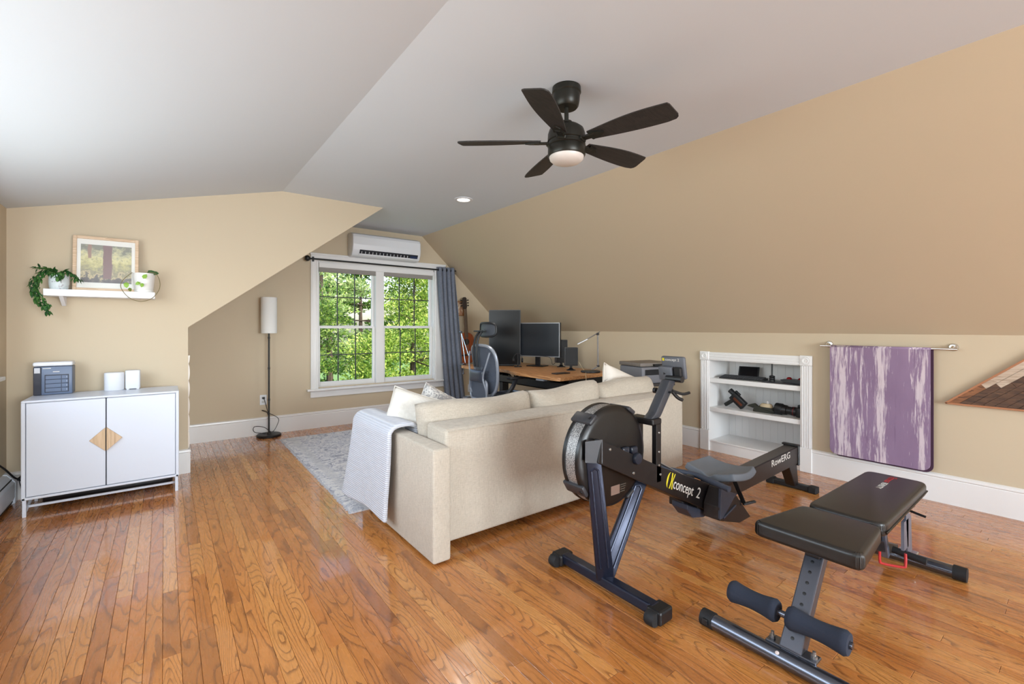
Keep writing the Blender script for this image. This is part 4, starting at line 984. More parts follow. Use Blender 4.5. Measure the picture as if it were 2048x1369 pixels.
md = so.modifiers.new('b', 'BEVEL'); md.width = .01; md.segments = 3; md.limit_method = 'ANGLE'
obj('seat_carriage', MB().box(2.68, 2.87, 1.42, 1.55, .265, .318, .008, 2), black_m, t, True)

# ------------------------------------------------------------------ weight bench (runs along +x)
BYc = .705
t = thing('weight_bench', 'black padded adjustable weight bench with navy foam rollers', 'weight bench', (1.82, BYc, 0))
fbar = obj('front_stabiliser', MB().tube([(1.805,1.0,.033), (1.805,.40,.033)], .0305, 20), gun_m, t, True, 60)
for y0, y1 in ((.985, 1.035), (.365, .415)): obj('end_cap', MB().tube([(1.805,y0,.0335), (1.805,y1,.0335)], .0335, 20), blk_soft, fbar, True, 60)
obj('cap_tab', MB().box(1.764, 1.785, .995, 1.018, .026, .048, .002, 1), black_m, fbar)
obj('sticker', MB().lathe([(0,0), (.007,0), (0,.0008)], 12, T(1.785, .735, .056) @ RY(-35)), mat('sticker_white', (222,206,200), .5), fbar)
rbar = obj('rear_stabiliser', MB().tube([(3.12,.99,.033), (3.12,.44,.033)], .0305, 20), gun_m, t, True, 60)
for y0, y1 in ((.415, .465), (.975, 1.02)): obj('end_cap', MB().tube([(3.12,y0,.0345), (3.12,y1,.0345)], .0345, 20), blk_soft, rbar, True, 60)
p, q = V(1.832, BYc, .045), V(2.095, BYc, .368)
po = obj('seat_post', MB().beam(p, q, .066, .05, (-1,0,.6), .005), mat('post_grey', (92,94,102), .36, .7), t)
u_ = V(-1,0,.6); dr = (q-p).normalized(); u_ = (u_-dr*u_.dot(dr)).normalized()
for f in (.12, .21, .42, .52, .62, .72, .82):
    c_ = p.lerp(q, f)+u_*.0252; obj('adjust_hole', MB().lathe([(0,0), (.0065,0), (0,.0006)], 12, Matrix.Translation(c_) @ u_.to_track_quat('Z', 'Y').to_matrix().to_4x4()), black_m, po)
obj('post_collar', MB().beam(p.lerp(q, .02), p.lerp(q, .30), .074, .058, (-1,0,.6), .004), mat('post_grey', (92,94,102), .36, .7), t)
for f in (.12, .215):
    c_ = p.lerp(q, f)+u_*.0292; obj('adjust_hole', MB().lathe([(0,0), (.0065,0), (0,.0006)], 12, Matrix.Translation(c_) @ u_.to_track_quat('Z', 'Y').to_matrix().to_4x4()), black_m, po)
obj('foot_plate', MB().box(1.815, 1.87, .62, .79, .058, .068, .003, 1), gun_m, t)
for y in (.775, .635): obj('foot_bolt', MB().lathe([(0,.066), (.011,.066), (.011,.078), (.006,.079), (.006,.092), (0,.094)], 8, T(1.843, y, 0)), bolt_m, t)
# roller axle and foam rollers
rx, rz = 1.862, .163
obj('roller_axle', MB().tube([(rx,.955,rz), (rx,.525,rz)], .0125, 12), gun_m, t, True)
def roller(y0, y1):
    n = 16; pts = [(rx, y0+(y1-y0)*k/n, rz) for k in range(n+1)]
    rs = [.044-.010*math.sin(PI*k/n)**1.2 if 0 < k < n else .036 for k in range(n+1)]
    return MB().tube(pts, rs, 22)
for a, b in ((.945, .763), (.728, .535)):
    ro = obj('foam_roller', roller(a, b), foam_m, t, True, 50)
    obj('roller_plug', MB().tube([(rx,b-.003,rz), (rx,b+.004,rz)], .014, 12), mat('post_grey', (92,94,102), .36, .7), ro)
# pads
def pad(out, z0, z1, bev):
    mb = MB(); mb.prism(out, 'z', z0, z1, bev, 4); return mb
def rnd(pts, r, n=4):
    o = []; N = len(pts)
    for i in range(N):
        p0, p1, p2 = Vector(pts[i-1]), Vector(pts[i]), Vector(pts[(i+1) % N])
        a = p1+(p0-p1).normalized()*r; b = p1+(p2-p1).normalized()*r
        for k in range(n+1):
            f = k/n; o.append(tuple((a*(1-f)+p1*f)*(1-f)+(p1*(1-f)+b*f)*f))
    return o
so = obj('seat_pad', pad(rnd([(1.935,.515), (2.285,.545), (2.285,.835), (1.935,.893)], .035), .388, .453, .017), vinyl, t, True, 50)
bo = obj('back_pad', pad(rnd([(2.315,.545), (3.13,.560), (3.13,.820), (2.315,.830)], .05), .390, .450, .015), vinyl, t, True, 50)
obj('welt', MB().tube([(2.33,.5445,.412), (3.1,.559,.412)], .004, 6), mat('welt_black', (18,17,16), .4), bo)
text('wordmark_red', 'Fitness', .046, axes((3.09,.705,.4505), (-1,0,0), (0,-1,0)), mat('red_print', (176,40,48), .5), bo, .0004, shear=.2)
text('wordmark_white', 'REALITY', .034, axes((2.945,.703,.4505), (-1,0,0), (0,-1,0)), mat('white_print', (210,206,200), .5), bo, .0004)
# frame under the pads
mb = MB(); mb.beam((2.02,BYc,.365), (2.36,BYc,.365), .05, .04, (0,0,1), .004); obj('seat_rail', mb, steel_dark, t)
mb = MB(); mb.beam((2.28,BYc,.352), (3.12,BYc,.06), .05, .05, (0,0,1), .004); obj('spine', mb, steel_dark, t)
mb = MB(); mb.beam((2.36,BYc,.372), (3.05,BYc,.372), .045, .03, (0,0,1), .004); obj('back_rail', mb, steel_dark, t)
mb = MB(); mb.beam((2.92,BYc-.02,.085), (2.80,BYc-.02,.385), .03, .03, (0,1,0), .003); mb.box(2.86, 2.94, .60, .612, .16, .30); obj('back_brace', mb, mat('brace_grey', (124,132,150), .35, .6), t)
obj('brace_plate', MB().prism([(2.93,.12), (3.01,.12), (2.99,.30), (2.89,.36)], 'y', .60, .608), mat('brace_grey', (124,132,150), .35, .6), t)
obj('release_handle', MB().tube(cr([(2.93,.66,.125), (2.93,.53,.115)], 4), .017, 12), blk_soft, t, True)
obj('thin_lever', MB().tube([(3.00,.66,.33), (2.995,.545,.31)], .006, 8), black_m, t)
obj('red_guard', MB().tube(cr([(2.84,.69,.14), (2.84,.69,.085), (2.845,.68,.072), (2.88,.61,.072), (2.885,.60,.085), (2.885,.60,.14)], 4), .006, 8), mat('red_steel', (186,48,48), .35), t, True)
for y in (.80, .615): obj('hinge_bolt', MB().lathe([(0,-.014), (.012,-.014), (.012,.014), (0,.014)], 8, T(2.05, y, .372) @ RX(90)), bolt_m, t)
for y in (.64,): obj('clamp_plate', MB().box(3.075, 3.15, .60, .68, .055, .07, .003, 1), bolt_m, t)

# ------------------------------------------------------------------ built-in bookcase
t = thing('built_in_bookcase', 'white built-in bookcase with fluted casing set into the knee wall', 'bookcase', (XR, 2.04, 0))
cx = XR-.018
def pil(y0, y1, z0, z1):
    mb = MB(); mb.box(cx, XR, y0, y1, z0, z1, .003, 1)
    n = 4; w_ = (y1-y0-.02)/n
    for k in range(n):
        a = y0+.01+w_*k; mb.box(cx-.005, cx+.002, a+.003, a+w_-.003, z0+.0, z1, .002, 1)
    return mb
for y0, y1 in ((1.531, 1.621), (2.453, 2.547)):
    obj('pilaster', pil(y0, y1, .21, .917), trim_m, t)
    obj('plinth', MB().box(cx-.008, XR, y0-.002, y1+.002, 0, .21, .004, 1), trim_m, t)
    cb_ = obj('corner_block', MB().box(cx-.010, XR, y0-.002, y1+.002, .917, 1.006, .004, 1), trim_m, t)
    obj('rosette', MB().lathe([(0,0), (.006,.006), (.014,.003), (.018,.008), (.026,.008), (.03,.003), (.034,.006), (.036,0)], 24, T(cx-.010, (y0+y1)/2, .9615) @ RY(-90)), trim_m, cb_, True)
mb = MB(); mb.box(cx, XR, 1.621, 2.453, .917, 1.0, .003, 1)
for k in range(3): mb.box(cx-.005, cx+.002, 1.621, 2.453, .925+.024*k, .943+.024*k, .002, 1)
obj('head_casing', mb, trim_m, t)
ND = 4.80
for y0, y1 in ((1.601, 1.621), (2.453, 2.473)): obj('side_panel', MB().box(XR-.002, ND, y0, y1, 0, .93), trim_m, t)
obj('top_panel', MB().box(XR, ND, 1.621, 2.453, .917, .935), trim_m, t)
obj('shelf_board', MB().box(XR-.004, ND, 1.622, 2.452, .692, .736, .003, 1), trim_m, t); obj('shelf_board', MB().box(XR-.004, ND, 1.622, 2.452, .399, .442, .003, 1), trim_m, t)
obj('floor_board', MB().box(XR-.010, ND, 1.622, 2.452, .09, .108, .003, 1), trim_m, t); obj('toe_board', MB().box(XR-.004, XR+.014, 1.622, 2.452, 0, .09), trim_m, t)
for k in range(12): obj('back_board', MB().box(ND-.004, ND+.012, 1.621+.0693*k+.0003, 1.621+.0693*(k+1)-.0003, .10, .92, .0012, 1), trim_m, t)

# things on the bookcase shelves
SZ1, SZ2 = .736, .442
t = thing('keyboard', 'black computer keyboard lying on the top bookcase shelf', 'keyboard', (4.53, 2.18, SZ1), R(-87), local=True)
obj('case', MB().prism([(-.06,0), (.06,0), (.06,.026), (-.06,.012)], 'x', -.21, .21, .003, 1), mat('kb_black', (26,26,28), .5), t)
mb = MB()
for r_ in range(5):
    for c_ in range(15): mb.box(-.198+c_*.0264, -.198+c_*.0264+.022, -.05+.021*r_, -.05+.021*r_+.017, .014+.0028*r_, .022+.0028*r_)
k_ = obj('keys', mb, mat('key_grey', (58,58,60), .6), t); k_['kind'] = 'stuff'
t = thing('game_handheld', 'small black flip device standing open behind the keyboard', 'device', (4.66, 2.19, SZ1), R(-80), local=True)
obj('lid', MB().prism([(-.01,.0), (.0,.0), (.045,.115), (.037,.118)], 'x', -.095, .095, .003, 1), black_m, t)
obj('base', MB().box(-.095, .095, -.05, .0, 0, .012, .003, 1), black_m, t)
obj('screen', MB().prism([(-.009,.012), (-.0075,.012), (.034,.108), (.0325,.109)], 'x', -.08, .08), mat('handheld_screen', (14,14,18), .2), t)
t = thing('antenna', 'thin black antenna rod on a ribbed round foot', 'antenna', (4.52, 1.905, SZ1+.009))
A_ = T(4.52, 1.905, SZ1+.009)
obj('foot', MB().lathe([(0,0), (.024,0), (.024,.012), (.022,.015), (.024,.018), (.024,.03), (.022,.033), (.024,.036), (.024,.05), (.012,.054), (0,.054)], 20, A_), black_m, t, True)
obj('rod', MB().tube([(4.52,1.905,SZ1+.06), (4.52,1.905,SZ1+.172)], .006, 10), black_m, t, True)
tag(obj('drawing_tablet', MB().box(4.435, 4.64, 1.632, 1.965, SZ1, SZ1+.009, .003, 1), mat('tablet_slate', (44,44,50), .4)), 'flat slate tablet lying at the right end of the top shelf', 'tablet')
t = thing('toy_boat', 'low black and red gadget lying on the slate tablet', 'gadget', (4.55, 1.72, SZ1+.009), R(-90), local=True)
obj('hull', MB().prism(rnd([(-.085,0), (.08,0), (.085,.026), (.05,.034), (-.06,.03), (-.115,.024)], .008, 2), 'y', -.04, .04), mat('gadget_black', (34,34,40), .35), t)
for dx in (-.045, .05): obj('red_lens', MB().lathe([(0,.05), (.012,.048), (.022,.038), (.024,.028), (0,.028)], 18, T(dx,-.01,0)), mat('red_gloss', (140,24,28), .2), t, True)
# cine camera with pistol grip
t = thing('cine_camera', 'vintage black and brown cine camera with pistol grip, tilted on the shelf', 'camera', (4.53, 2.24, SZ2), R(-90), local=True)
MC = T(.0,0,.093) @ RY(40)
obj('body', MB().cbox((.02,0,0), (.155,.05,.085), .008, 2, MC), black_m, t, True)
obj('side_panel', MB().cbox((.03,.0,-.004), (.11,.053,.03), .004, 1, MC), mat('cine_brown', (92,44,24), .4), t)
obj('lens', MB().lathe([(0,0), (.024,0), (.026,.03), (.026,.05), (.02,.05), (.018,.04), (0,.04)], 20, MC @ T(-.055,0,.018) @ RY(-90)), black_m, t, True)
obj('grip', MB().beam(MC @ V(-.02,0,-.035), (-.118,0,.020), .034, .036, (0,0,1), .008), mat('grip_green', (24,26,22), .6), t)
obj('viewfinder', MB().cbox((-.03,0,.052), (.06,.026,.022), .006, 2, MC), black_m, t, True)
# figurine-like ornament, plain
t = thing('ornament', 'small dark green and cream boat-shaped ornament in the middle of the shelf', 'ornament', (4.53, 1.98, SZ2), R(-90), local=True)
obj('hull', MB().prism(rnd([(-.09,.0), (.10,0), (.105,.02), (.07,.052), (-.06,.055), (-.085,.03)], .012, 3), 'y', -.035, .035), mat('ornament_green', (44,44,34), .6), t, True)
obj('cushion_top', MB().lathe([(0,.038), (.026,.034), (.036,.02), (.036,0), (0,0)], 20, T(.02,0,.050) @ Matrix.Diagonal((1.6,.9,1,1))), mat('ornament_cream', (204,184,150), .7), t, True)
obj('prow', MB().prism(rnd([(-.15,.045), (-.09,.03), (-.06,.055), (-.09,.075), (-.13,.06)], .008, 2), 'y', -.02, .02), mat('ornament_green', (44,44,34), .6), t, True)
obj('topknot', MB().lathe([(0,.03), (.006,.026), (.011,.014), (.009,0), (0,0)], 12, T(.03,0,.086)), mat('ornament_white', (206,200,196), .6), t, True)
# camera with long lens
t = thing('photo_camera', 'black camera with a long lens lying at the right of the lower shelf', 'camera', (4.53, 1.74, SZ2), R(-90), local=True)
ML = T(-.10,0,.052) @ RY(93)
obj('lens_barrel', MB().lathe([(0,-.035), (.05,-.035), (.052,-.03), (.052,.02), (.046,.025), (.043,.06), (.036,.064), (.036,.10), (.04,.104), (.041,.145), (.035,.15), (0,.15)], 28, ML), black_m, t, True)
obj('lens_glass', MB().lathe([(0,-.03), (.044,-.036), (.044,-.034), (0,-.028)], 24, ML), mat('coated_glass', (30,24,50), .1), t, True)
obj('red_ring', MB().lathe([(.0405,.118), (.0418,.118), (.0418,.124), (.0405,.124)], 28, ML), mat('dark_red', (110,30,34), .4), t)
obj('body', MB().box(.05, .115, -.06, .06, .004, .092, .012, 3), black_m, t, True)
obj('prism_hump', MB().box(.055, .105, -.028, .028, .085, .112, .008, 2), black_m, t, True)

# ------------------------------------------------------------------ towel bar, yoga mat, wooden art
BZ, BXx = 1.097, XR-.062
t = thing('towel_bar', 'chrome towel bar mounted on the knee wall', 'towel bar', (XR, 1.04, BZ))
obj('rail', MB().tube([(BXx,.627,BZ), (BXx,1.452,BZ)], .0085, 14), chrome, t, True)
for y in (.655, 1.405):
    br = obj('flange', MB().lathe([(0,0), (.028,0), (.028,.006), (.022,.014), (.01,.016), (0,.016)], 28, T(XR, y, BZ+.012) @ RY(-90)), chrome, t, True)
    obj('post', MB().tube(cr([(XR-.012,y,BZ+.012), (XR-.04,y,BZ+.016), (BXx,y,BZ)], 4), .009, 12), chrome, br, True)
ym = mat('purple_mat', (140,112,146), .85); tm_ = NT(ym)
co = tm_.coords((1,1,.075)); sx = tm_.n('ShaderNodeSeparateXYZ', {0: tm_.coords()})
n1 = tm_.noise(co, 55, 5, .68, .5).outputs[0]; n2 = tm_.noise(tm_.coords((1,1,.35)), 7, 3).outputs[0]
# streaky zones across the mat (y runs right to left in the room)
def band(c_, w_): return tm_.n('ShaderNodeMapRange', {0: tm_.math('ABSOLUTE', tm_.math('SUBTRACT', sx.outputs[1], c_)), 1: 0., 2: w_, 3: 1., 4: 0.}).outputs[0]
zone = tm_.math('MAXIMUM', tm_.math('MAXIMUM', band(.235, .14), tm_.math('MULTIPLY', band(-.02+.0, .075), 1.15)), tm_.math('MULTIPLY', band(-.25, .09), .85))
zone = tm_.math('MAXIMUM', zone, tm_.math('MULTIPLY', band(.1, .13), .7))
f = tm_.math('ADD', n1, tm_.math('MULTIPLY', zone, .26)); f = tm_.math('ADD', f, tm_.math('MULTIPLY', n2, .12))
streak = tm_.n('ShaderNodeMapRange', {0: f, 1: .70, 2: .82}).outputs[0]
base = tm_.mix(n2, srgb(122,98,126), srgb(152,128,156))
c_ = tm_.mix(tm_.math('MULTIPLY', streak, .85), base, srgb(214,200,206))
dk = tm_.n('ShaderNodeMapRange', {0: tm_.noise(co, 40, 4, .7).outputs[0], 1: .58, 2: .72, 3: 0., 4: .4}).outputs[0]
tm_.l(tm_.mix(dk, c_, srgb(96,66,98)), tm_.b.inputs['Base Color'])
t = thing('yoga_mat', 'purple and white streaked yoga mat folded over the towel bar', 'yoga mat', (BXx, 1.065, .22))
def mat_outline(y0, y1, z0, z1, r=.05):
    return [(y0,z1)]+[(y0+r-r*math.sin(PI/2*(1-k/6)), z0+r-r*math.cos(PI/2*(1-k/6))) for k in range(6, -1, -1)][::-1][::-1][0:0]+[(y0,z0+r)]+[(y0+r-r*math.cos(PI/2*k/6), z0+r-r*math.sin(PI/2*k/6)) for k in range(1, 7)]+[(y1-r+r*math.sin(PI/2*k/6), z0+r-r*math.cos(PI/2*k/6)) for k in range(0, 7)]+[(y1,z1)]
fx = BXx-.0165
mb = MB(); mb.prism(mat_outline(.763, 1.378, .222, 1.09), 'x', fx-.003, fx+.003); obj('front_layer', mb, ym, t)
mb = MB(); mb.prism(mat_outline(.752, 1.366, .205, 1.09), 'x', BXx+.013, BXx+.019); obj('back_layer', mb, mat('mat_underside', (72,44,66), .85), t)
mb = MB()
def fold(u, v):
    a = PI*u; return (BXx+.0145*1.1*-math.cos(a), .763+(1.372-.763)*v, 1.088+.0175*math.sin(a))
mb.grid(10, 2, fold); so = obj('fold', mb, ym, t, True); so.modifiers.new('t', 'SOLIDIFY').thickness = .005

t = thing('wood_wall_art', 'triangular reclaimed-wood wall art on the knee wall at the right edge', 'wall art', (XR, .26, .715))
# mountain: outline (y,z); planks run parallel to the left slope
ap = (.215, 1.135); lf = (.693, .716); rt = (-.27, .716)
fr_m = mat('art_frame', (168,112,76), .5)
def edge_beam(a, b, w_): 
    return MB().beam((XR-.018,a[0],a[1]), (XR-.018,b[0],b[1]), .012, .034, (1,0,0), .001)
for a, b in ((lf, ap), (ap, rt), (rt, lf)): obj('frame_rail', edge_beam(a, b, .012), fr_m, t)
pal = [wood('weathered_white', (206,190,172), (190,170,150), (164,142,122), 1, 16, .8), wood('dark_board', (112,82,60), (88,62,46), (62,44,34), 1, 16, .7), wood('rust_board', (160,108,70), (128,84,54), (90,58,40), 1, 12, .7), wood('grey_board', (124,106,92), (102,86,74), (74,62,54), 1, 16, .75)]
sl = (V(ap[0]-lf[0], ap[1]-lf[1])).normalized(); nrm = V(sl.y, -sl.x)      # into the triangle (2d y,z)
if nrm.dot(V(rt[0]-lf[0], rt[1]-lf[1])) < 0: nrm = -nrm
def clip(poly, p, n):
    o = []
    for i in range(len(poly)):
        a, b = poly[i-1], poly[i]; da, db = (a-p).dot(n), (b-p).dot(n)
        if (da >= 0) != (db >= 0): o.append(a+(b-a)*(da/(da-db)))
        if db >= 0: o.append(b)
    return o
tri = [Vector(lf), Vector(ap), Vector(rt)]
ra = random.Random(5); bw = .036
for k in range(20):
    strip = clip(clip(tri, Vector(lf)+nrm*(.006+bw*k), nrm), Vector(lf)+nrm*(.006+bw*(k+1)-.0015), -nrm)
    if len(strip) < 3: continue
    cuts = [-9, .23+.06*(k % 3)*1.0, .52, 9] if k < 3 else [-9, .1+.5*ra.random(), 9]
    for j in range(len(cuts)-1):
        pc = clip(clip(strip, Vector(lf)+sl*cuts[j], sl), Vector(lf)+sl*(cuts[j+1]-.0015), -sl)
        if len(pc) < 3: continue
        m_ = pal[0] if (k < 2 and j > 0) else pal[ra.choice((1, 1, 2, 3))]
        obj('plank', MB().prism([(v.x, v.y) for v in pc], 'x', XR-.024-ra.uniform(0,.005), XR-.004), m_, t)

# ------------------------------------------------------------------ white cabinet
t = thing('cabinet', 'white metal cabinet with two doors and a wooden diamond handle', 'cabinet', (-.33, 4.31, 0))
CX0, CX1, CY0, CY1, CZ0, CZ1 = -.742, .088, 4.31, 4.70, .122, .765
mb = MB(); mb.box(CX0, CX1, CY0+.02, CY1, CZ0, CZ1-.012, .003, 1); obj('carcass', mb, metal_w, t)
mb = MB(); mb.box(CX0-.002, CX1+.002, CY0-.004, CY1, CZ1-.014, CZ1, .004, 2); mb.box(CX0-.002, CX0+.018, CY0-.004, CY0+.03, CZ0-.01, CZ1-.012, .003, 1); mb.box(CX1-.018, CX1+.002, CY0-.004, CY0+.03, CZ0-.01, CZ1-.012, .003, 1); mb.box(CX0, CX1, CY0-.004, CY0+.03, CZ0-.01, CZ0+.006, .003, 1); obj('front_frame', mb, metal_w, t)
cm_ = (CX0+CX1)/2
gap = mat('door_gap', (36,38,48), .7)
obj('shadow_gap', MB().box(cm_-.008, cm_+.008, CY0+.012, CY0+.021, CZ0+.006, CZ1-.014), gap, t)
for s in (-1, 1):
    a, b = (CX0+.021, cm_-.003) if s < 0 else (cm_+.003, CX1-.021)
    d_ = obj('door', MB().box(a, b, CY0+.001, CY0+.019, CZ0+.010, CZ1-.018, .002, 1), metal_w, t)
    h_ = .083; zc = .459
    obj('handle', MB().prism([(cm_+.003*s, zc+h_), (cm_+.003*s, zc-h_), (cm_+.088*s, zc)], 'y', CY0-.014, CY0+.001, .0015, 1), pale_wood, d_)
for x in (CX0+.012, CX1-.012):
    for y, d in ((CY0+.012, 1), (CY1-.02, -1)):
        obj('leg', MB().beam((x,y,0), (x,y,CZ0), .019, .020, (0,1,0), .002), metal_w, t)
obj('stretcher', MB().beam((CX0+.012, CY0+.10, .045), (CX1-.012, CY0+.10, .045), .016, .016, (0,0,1), .002), metal_w, t)
for x in (CX0+.012, CX1-.012):
    mb = MB(); mb.tube(cr([(x,CY0+.012,.022), (x,CY0+.10,.045), (x,CY0+.19,.062), (x,CY0+.27,.08), (x,CY0+.33,.135)], 4), .009, 8); obj('side_brace', mb, metal_w, t, True)
tag(obj('walking_pad', MB().box(-.68, .055, 4.53, 4.755, .005, .112, .02, 2), mat('pad_black', (22,20,22), .4), None, True), 'flat black slab lying on the floor under the white cabinet', 'walking pad')

# storage box with drive bays
t = thing('network_storage', 'dark blue grey box with four drive bays on the cabinet', 'storage drive', (-.635, 4.60, CZ1))
nb = mat('nas_slate', (94,108,132), .4); nd = mat('nas_dark', (30,34,48), .3)
x0, x1, y0 = -.735, -.534, 4.60
obj('case', MB().box(x0, x1, y0, y0+.135, CZ1+.002, CZ1+.203, .005, 2), nb, t, True)
obj('front_strip', MB().box(x0+.002, x0+.042, y0-.004, y0+.004, CZ1+.004, CZ1+.20, .002, 1), nd, t)
obj('badge', MB().box(x0+.006, x0+.036, y0-.0055, y0-.003, CZ1+.158, CZ1+.196, .0005, 1), mat('badge_silver', (176,178,184), .25, .5), t)
for k in range(4):
    z = CZ1+.022+.030*k; bo_ = obj('drive_bay', MB().box(x0+.062, x1-.022, y0-.004, y0+.004, z, z+.027, .002, 1), nb, t)
    obj('bay_latch', MB().box(x1-.058, x1-.055, y0-.0046, y0-.003, z+.002, z+.025), nd, bo_); obj('bay_light', MB().box(x1-.03, x1-.027, y0-.0048, y0-.003, z+.008, z+.02), mat('bay_led', (170,176,190), .4), bo_)
obj('bay_recess', MB().box(x0+.058, x1-.018, y0-.001, y0+.001, CZ1+.018, CZ1+.145), nd, t)
for a, b, z, h_ in ((.048, .09, .188, .005), (.10, .134, .163, .005)): obj('lettering', MB().box(x0+a, x0+b, y0-.0012, y0, CZ1+z, CZ1+z+h_), wp, t)
tag(obj('router', MB().box(x0-.003, x1+.004, y0-.006, y0+.125, CZ1+.206, CZ1+.236, .012, 4), plastic_w, None, True), 'flat white router lying on top of the drive box', 'router')
# two white devices
def superlathe(cx_, cy_, z0, h_, a, b, p, bev):
    mb = MB(); n = 40; rings = [(1-bev*2, 0), (1, .004), (1, h_-bev*.08), (1-bev, h_-.002), (1-bev*3, h_)]
    tb = bmesh.new(); R_ = []
    for k, z in rings:
        R_.append([tb.verts.new((cx_+k*a*abs(math.cos(f))**p*(1 if math.cos(f) > 0 else -1), cy_+k*b*abs(math.sin(f))**p*(1 if math.sin(f) > 0 else -1), z0+z)) for f in [2*PI*i/n for i in range(n)]])
    for A, B in zip(R_, R_[1:]):
        for i in range(n): tb.faces.new((A[i], A[(i+1) % n], B[(i+1) % n], B[i]))
    tb.faces.new(R_[0][::-1]); tb.faces.new(R_[-1]); mb._merge(tb); return mb
t = thing('smart_speaker', 'white oval speaker on the cabinet, the wider of the pair', 'speaker', (-.305, 4.65, CZ1))
obj('shell', superlathe(-.305, 4.65, CZ1, .138, .060, .045, 1, .04), plastic_w, t, True, 50)
obj('base_ring', MB().lathe([(0,0), (.85,0), (.85,.003), (0,.003)], 32, T(-.305, 4.65, CZ1-.0005) @ Matrix.Diagonal((.06,.045,1,1))), mat('base_grey', (150,150,154), .5), t)
t = thing('wifi_hub', 'white square-shouldered box on the cabinet, right of the oval speaker', 'wifi hub', (-.195, 4.665, CZ1))
obj('shell', superlathe(-.195, 4.665, CZ1+.006, .142, .046, .040, .35, .03), plastic_w, t, True, 50)
for dx in (-.03, .03): obj('foot', MB().box(-.195+dx-.008, -.195+dx+.008, 4.635, 4.69, CZ1, CZ1+.008), plastic_w, t)

# ------------------------------------------------------------------ floating shelf with picture and plants
t = thing('floating_shelf', 'white floating shelf on the beige partition wall', 'shelf', (-.37, YP, 1.475))
obj('board', MB().box(-.685, -.058, 4.60, YP, 1.478, 1.527, .002, 1), mat('shelf_white', (238,238,242), .35), t)
for x in (-.60,): obj('bracket', MB().prism([(4.64,1.478), (YP,1.478), (YP,1.415), (YP-.02,1.41)], 'x', x-.012, x+.012, .002, 1), mat('shelf_white', (238,238,242), .35), t)
SHZ = 1.527
t = thing('framed_print', 'pale wood framed forest print leaning on the floating shelf', 'picture', (-.355, 4.70, SHZ), 0, local=True); t.rotation_euler = (R(-7), 0, 0)
W2, HH = .192, .425
fm = wood('frame_ash', (222,196,168), (212,184,154), (196,166,136), 0, 12, .5)
for a in ((-W2, -W2+.022, 0, HH), (W2-.022, W2, 0, HH), (-W2+.022, W2-.022, 0, .022), (-W2+.022, W2-.022, HH-.022, HH)): obj('frame_rail', MB().box(a[0], a[1], -.012, .014, a[2], a[3], .002, 1), fm, t)
obj('mat_board', MB().box(-W2+.022, W2-.022, -.002, .002, .022, HH-.022), mat('mat_white', (232,230,224), .7), t)
pm = mat('forest_print', (150,150,110), .6); tp = NT(pm)
cs = tp.n('ShaderNodeTexCoord'); sx = tp.n('ShaderNodeSeparateXYZ', {0: cs.outputs[3]}); px, pz = sx.outputs[0], sx.outputs[2]
nA = tp.noise(tp.coords((1,1,1)), 22, 4, .6).outputs[0]; nB = tp.noise(tp.coords((1,1,1)), 60, 3, .6).outputs[0]
hz = tp.n('ShaderNodeMapRange', {0: tp.math('ADD', pz, tp.math('MULTIPLY', tp.math('SUBTRACT', nA, .5), .30)), 1: .06, 2: .37}).outputs[0]
c = tp.ramp(hz, [(0, (120,116,118)), (.14, (132,128,126)), (.2, (206,192,158)), (.30, (160,154,136)), (.5, (196,190,146)), (.66, (214,208,166)), (.8, (186,184,158)), (.92, (148,148,138))])
c = tp.mix(tp.n('ShaderNodeMapRange', {0: nB, 1: .55, 2: .7, 3: 0., 4: .55}).outputs[0], c, srgb(134,136,124))
def vband(c0, w0): return tp.n('ShaderNodeMapRange', {0: tp.math('ABSOLUTE', tp.math('SUBTRACT', tp.math('ADD', px, tp.math('MULTIPLY', tp.math('SUBTRACT', nA, .5), .02)), c0)), 1: w0, 2: w0+.003, 3: 1., 4: 0.}).outputs[0]
trunk = tp.math('MULTIPLY', vband(.005, .024), tp.n('ShaderNodeMapRange', {0: pz, 1: .095, 2: .10}).outputs[0])
trunk2 = tp.math('MULTIPLY', vband(-.098, .009), tp.n('ShaderNodeMapRange', {0: pz, 1: .25, 2: .26}).outputs[0])
c = tp.mix(trunk2, c, srgb(166,142,132)); c = tp.mix(trunk, c, srgb(146,126,126)); tp.l(c, tp.b.inputs['Base Color'])
obj('print', MB().box(-.148, .148, -.0045, -.001, .066, .362), pm, t)
obj('glazing', MB().box(-W2+.022, W2-.022, -.009, -.0075, .022, HH-.022), glass, t)

leafm = leaf_mat('ivy_green', (24,66,26), (46,104,44), (96,140,62))
def leaf_at(mb, p, d, L, w_, up=(0,0,1)):
    p = Vector(p); d = Vector(d).normalized(); s_ = d.cross(Vector(up)); s_ = s_.normalized() if s_.length > .01 else d.orthogonal().normalized(); n = s_.cross(d)
    q = [mb.b.verts.new(v) for v in (p, p+d*L*.3+s_*w_*.5+n*.004, p+d*L*.7+s_*w_*.42-n*.002, p+d*L-n*.008, p+d*L*.7-s_*w_*.42-n*.002, p+d*L*.3-s_*w_*.5+n*.004, p+d*L*.5+n*.008)]
    for i in range(6): mb.b.faces.new((q[i], q[(i+1) % 6], q[6]))
PX, PY = -.612, 4.665
t = thing('potted_plant', 'trailing green plant in a pale blue white pot at the left of the shelf', 'plant', (PX, PY, SHZ))
po_ = mat('speckled_pot', (206,214,214), .35); tq = NT(po_); nv = tq.noise(tq.coords(), 26, 4, .5, 2).outputs[0]; tq.l(tq.mix(tq.n('ShaderNodeMapRange', {0: nv, 1: .60, 2: .64}).outputs[0], srgb(210,217,218), srgb(170,166,172)), tq.b.inputs['Base Color'])
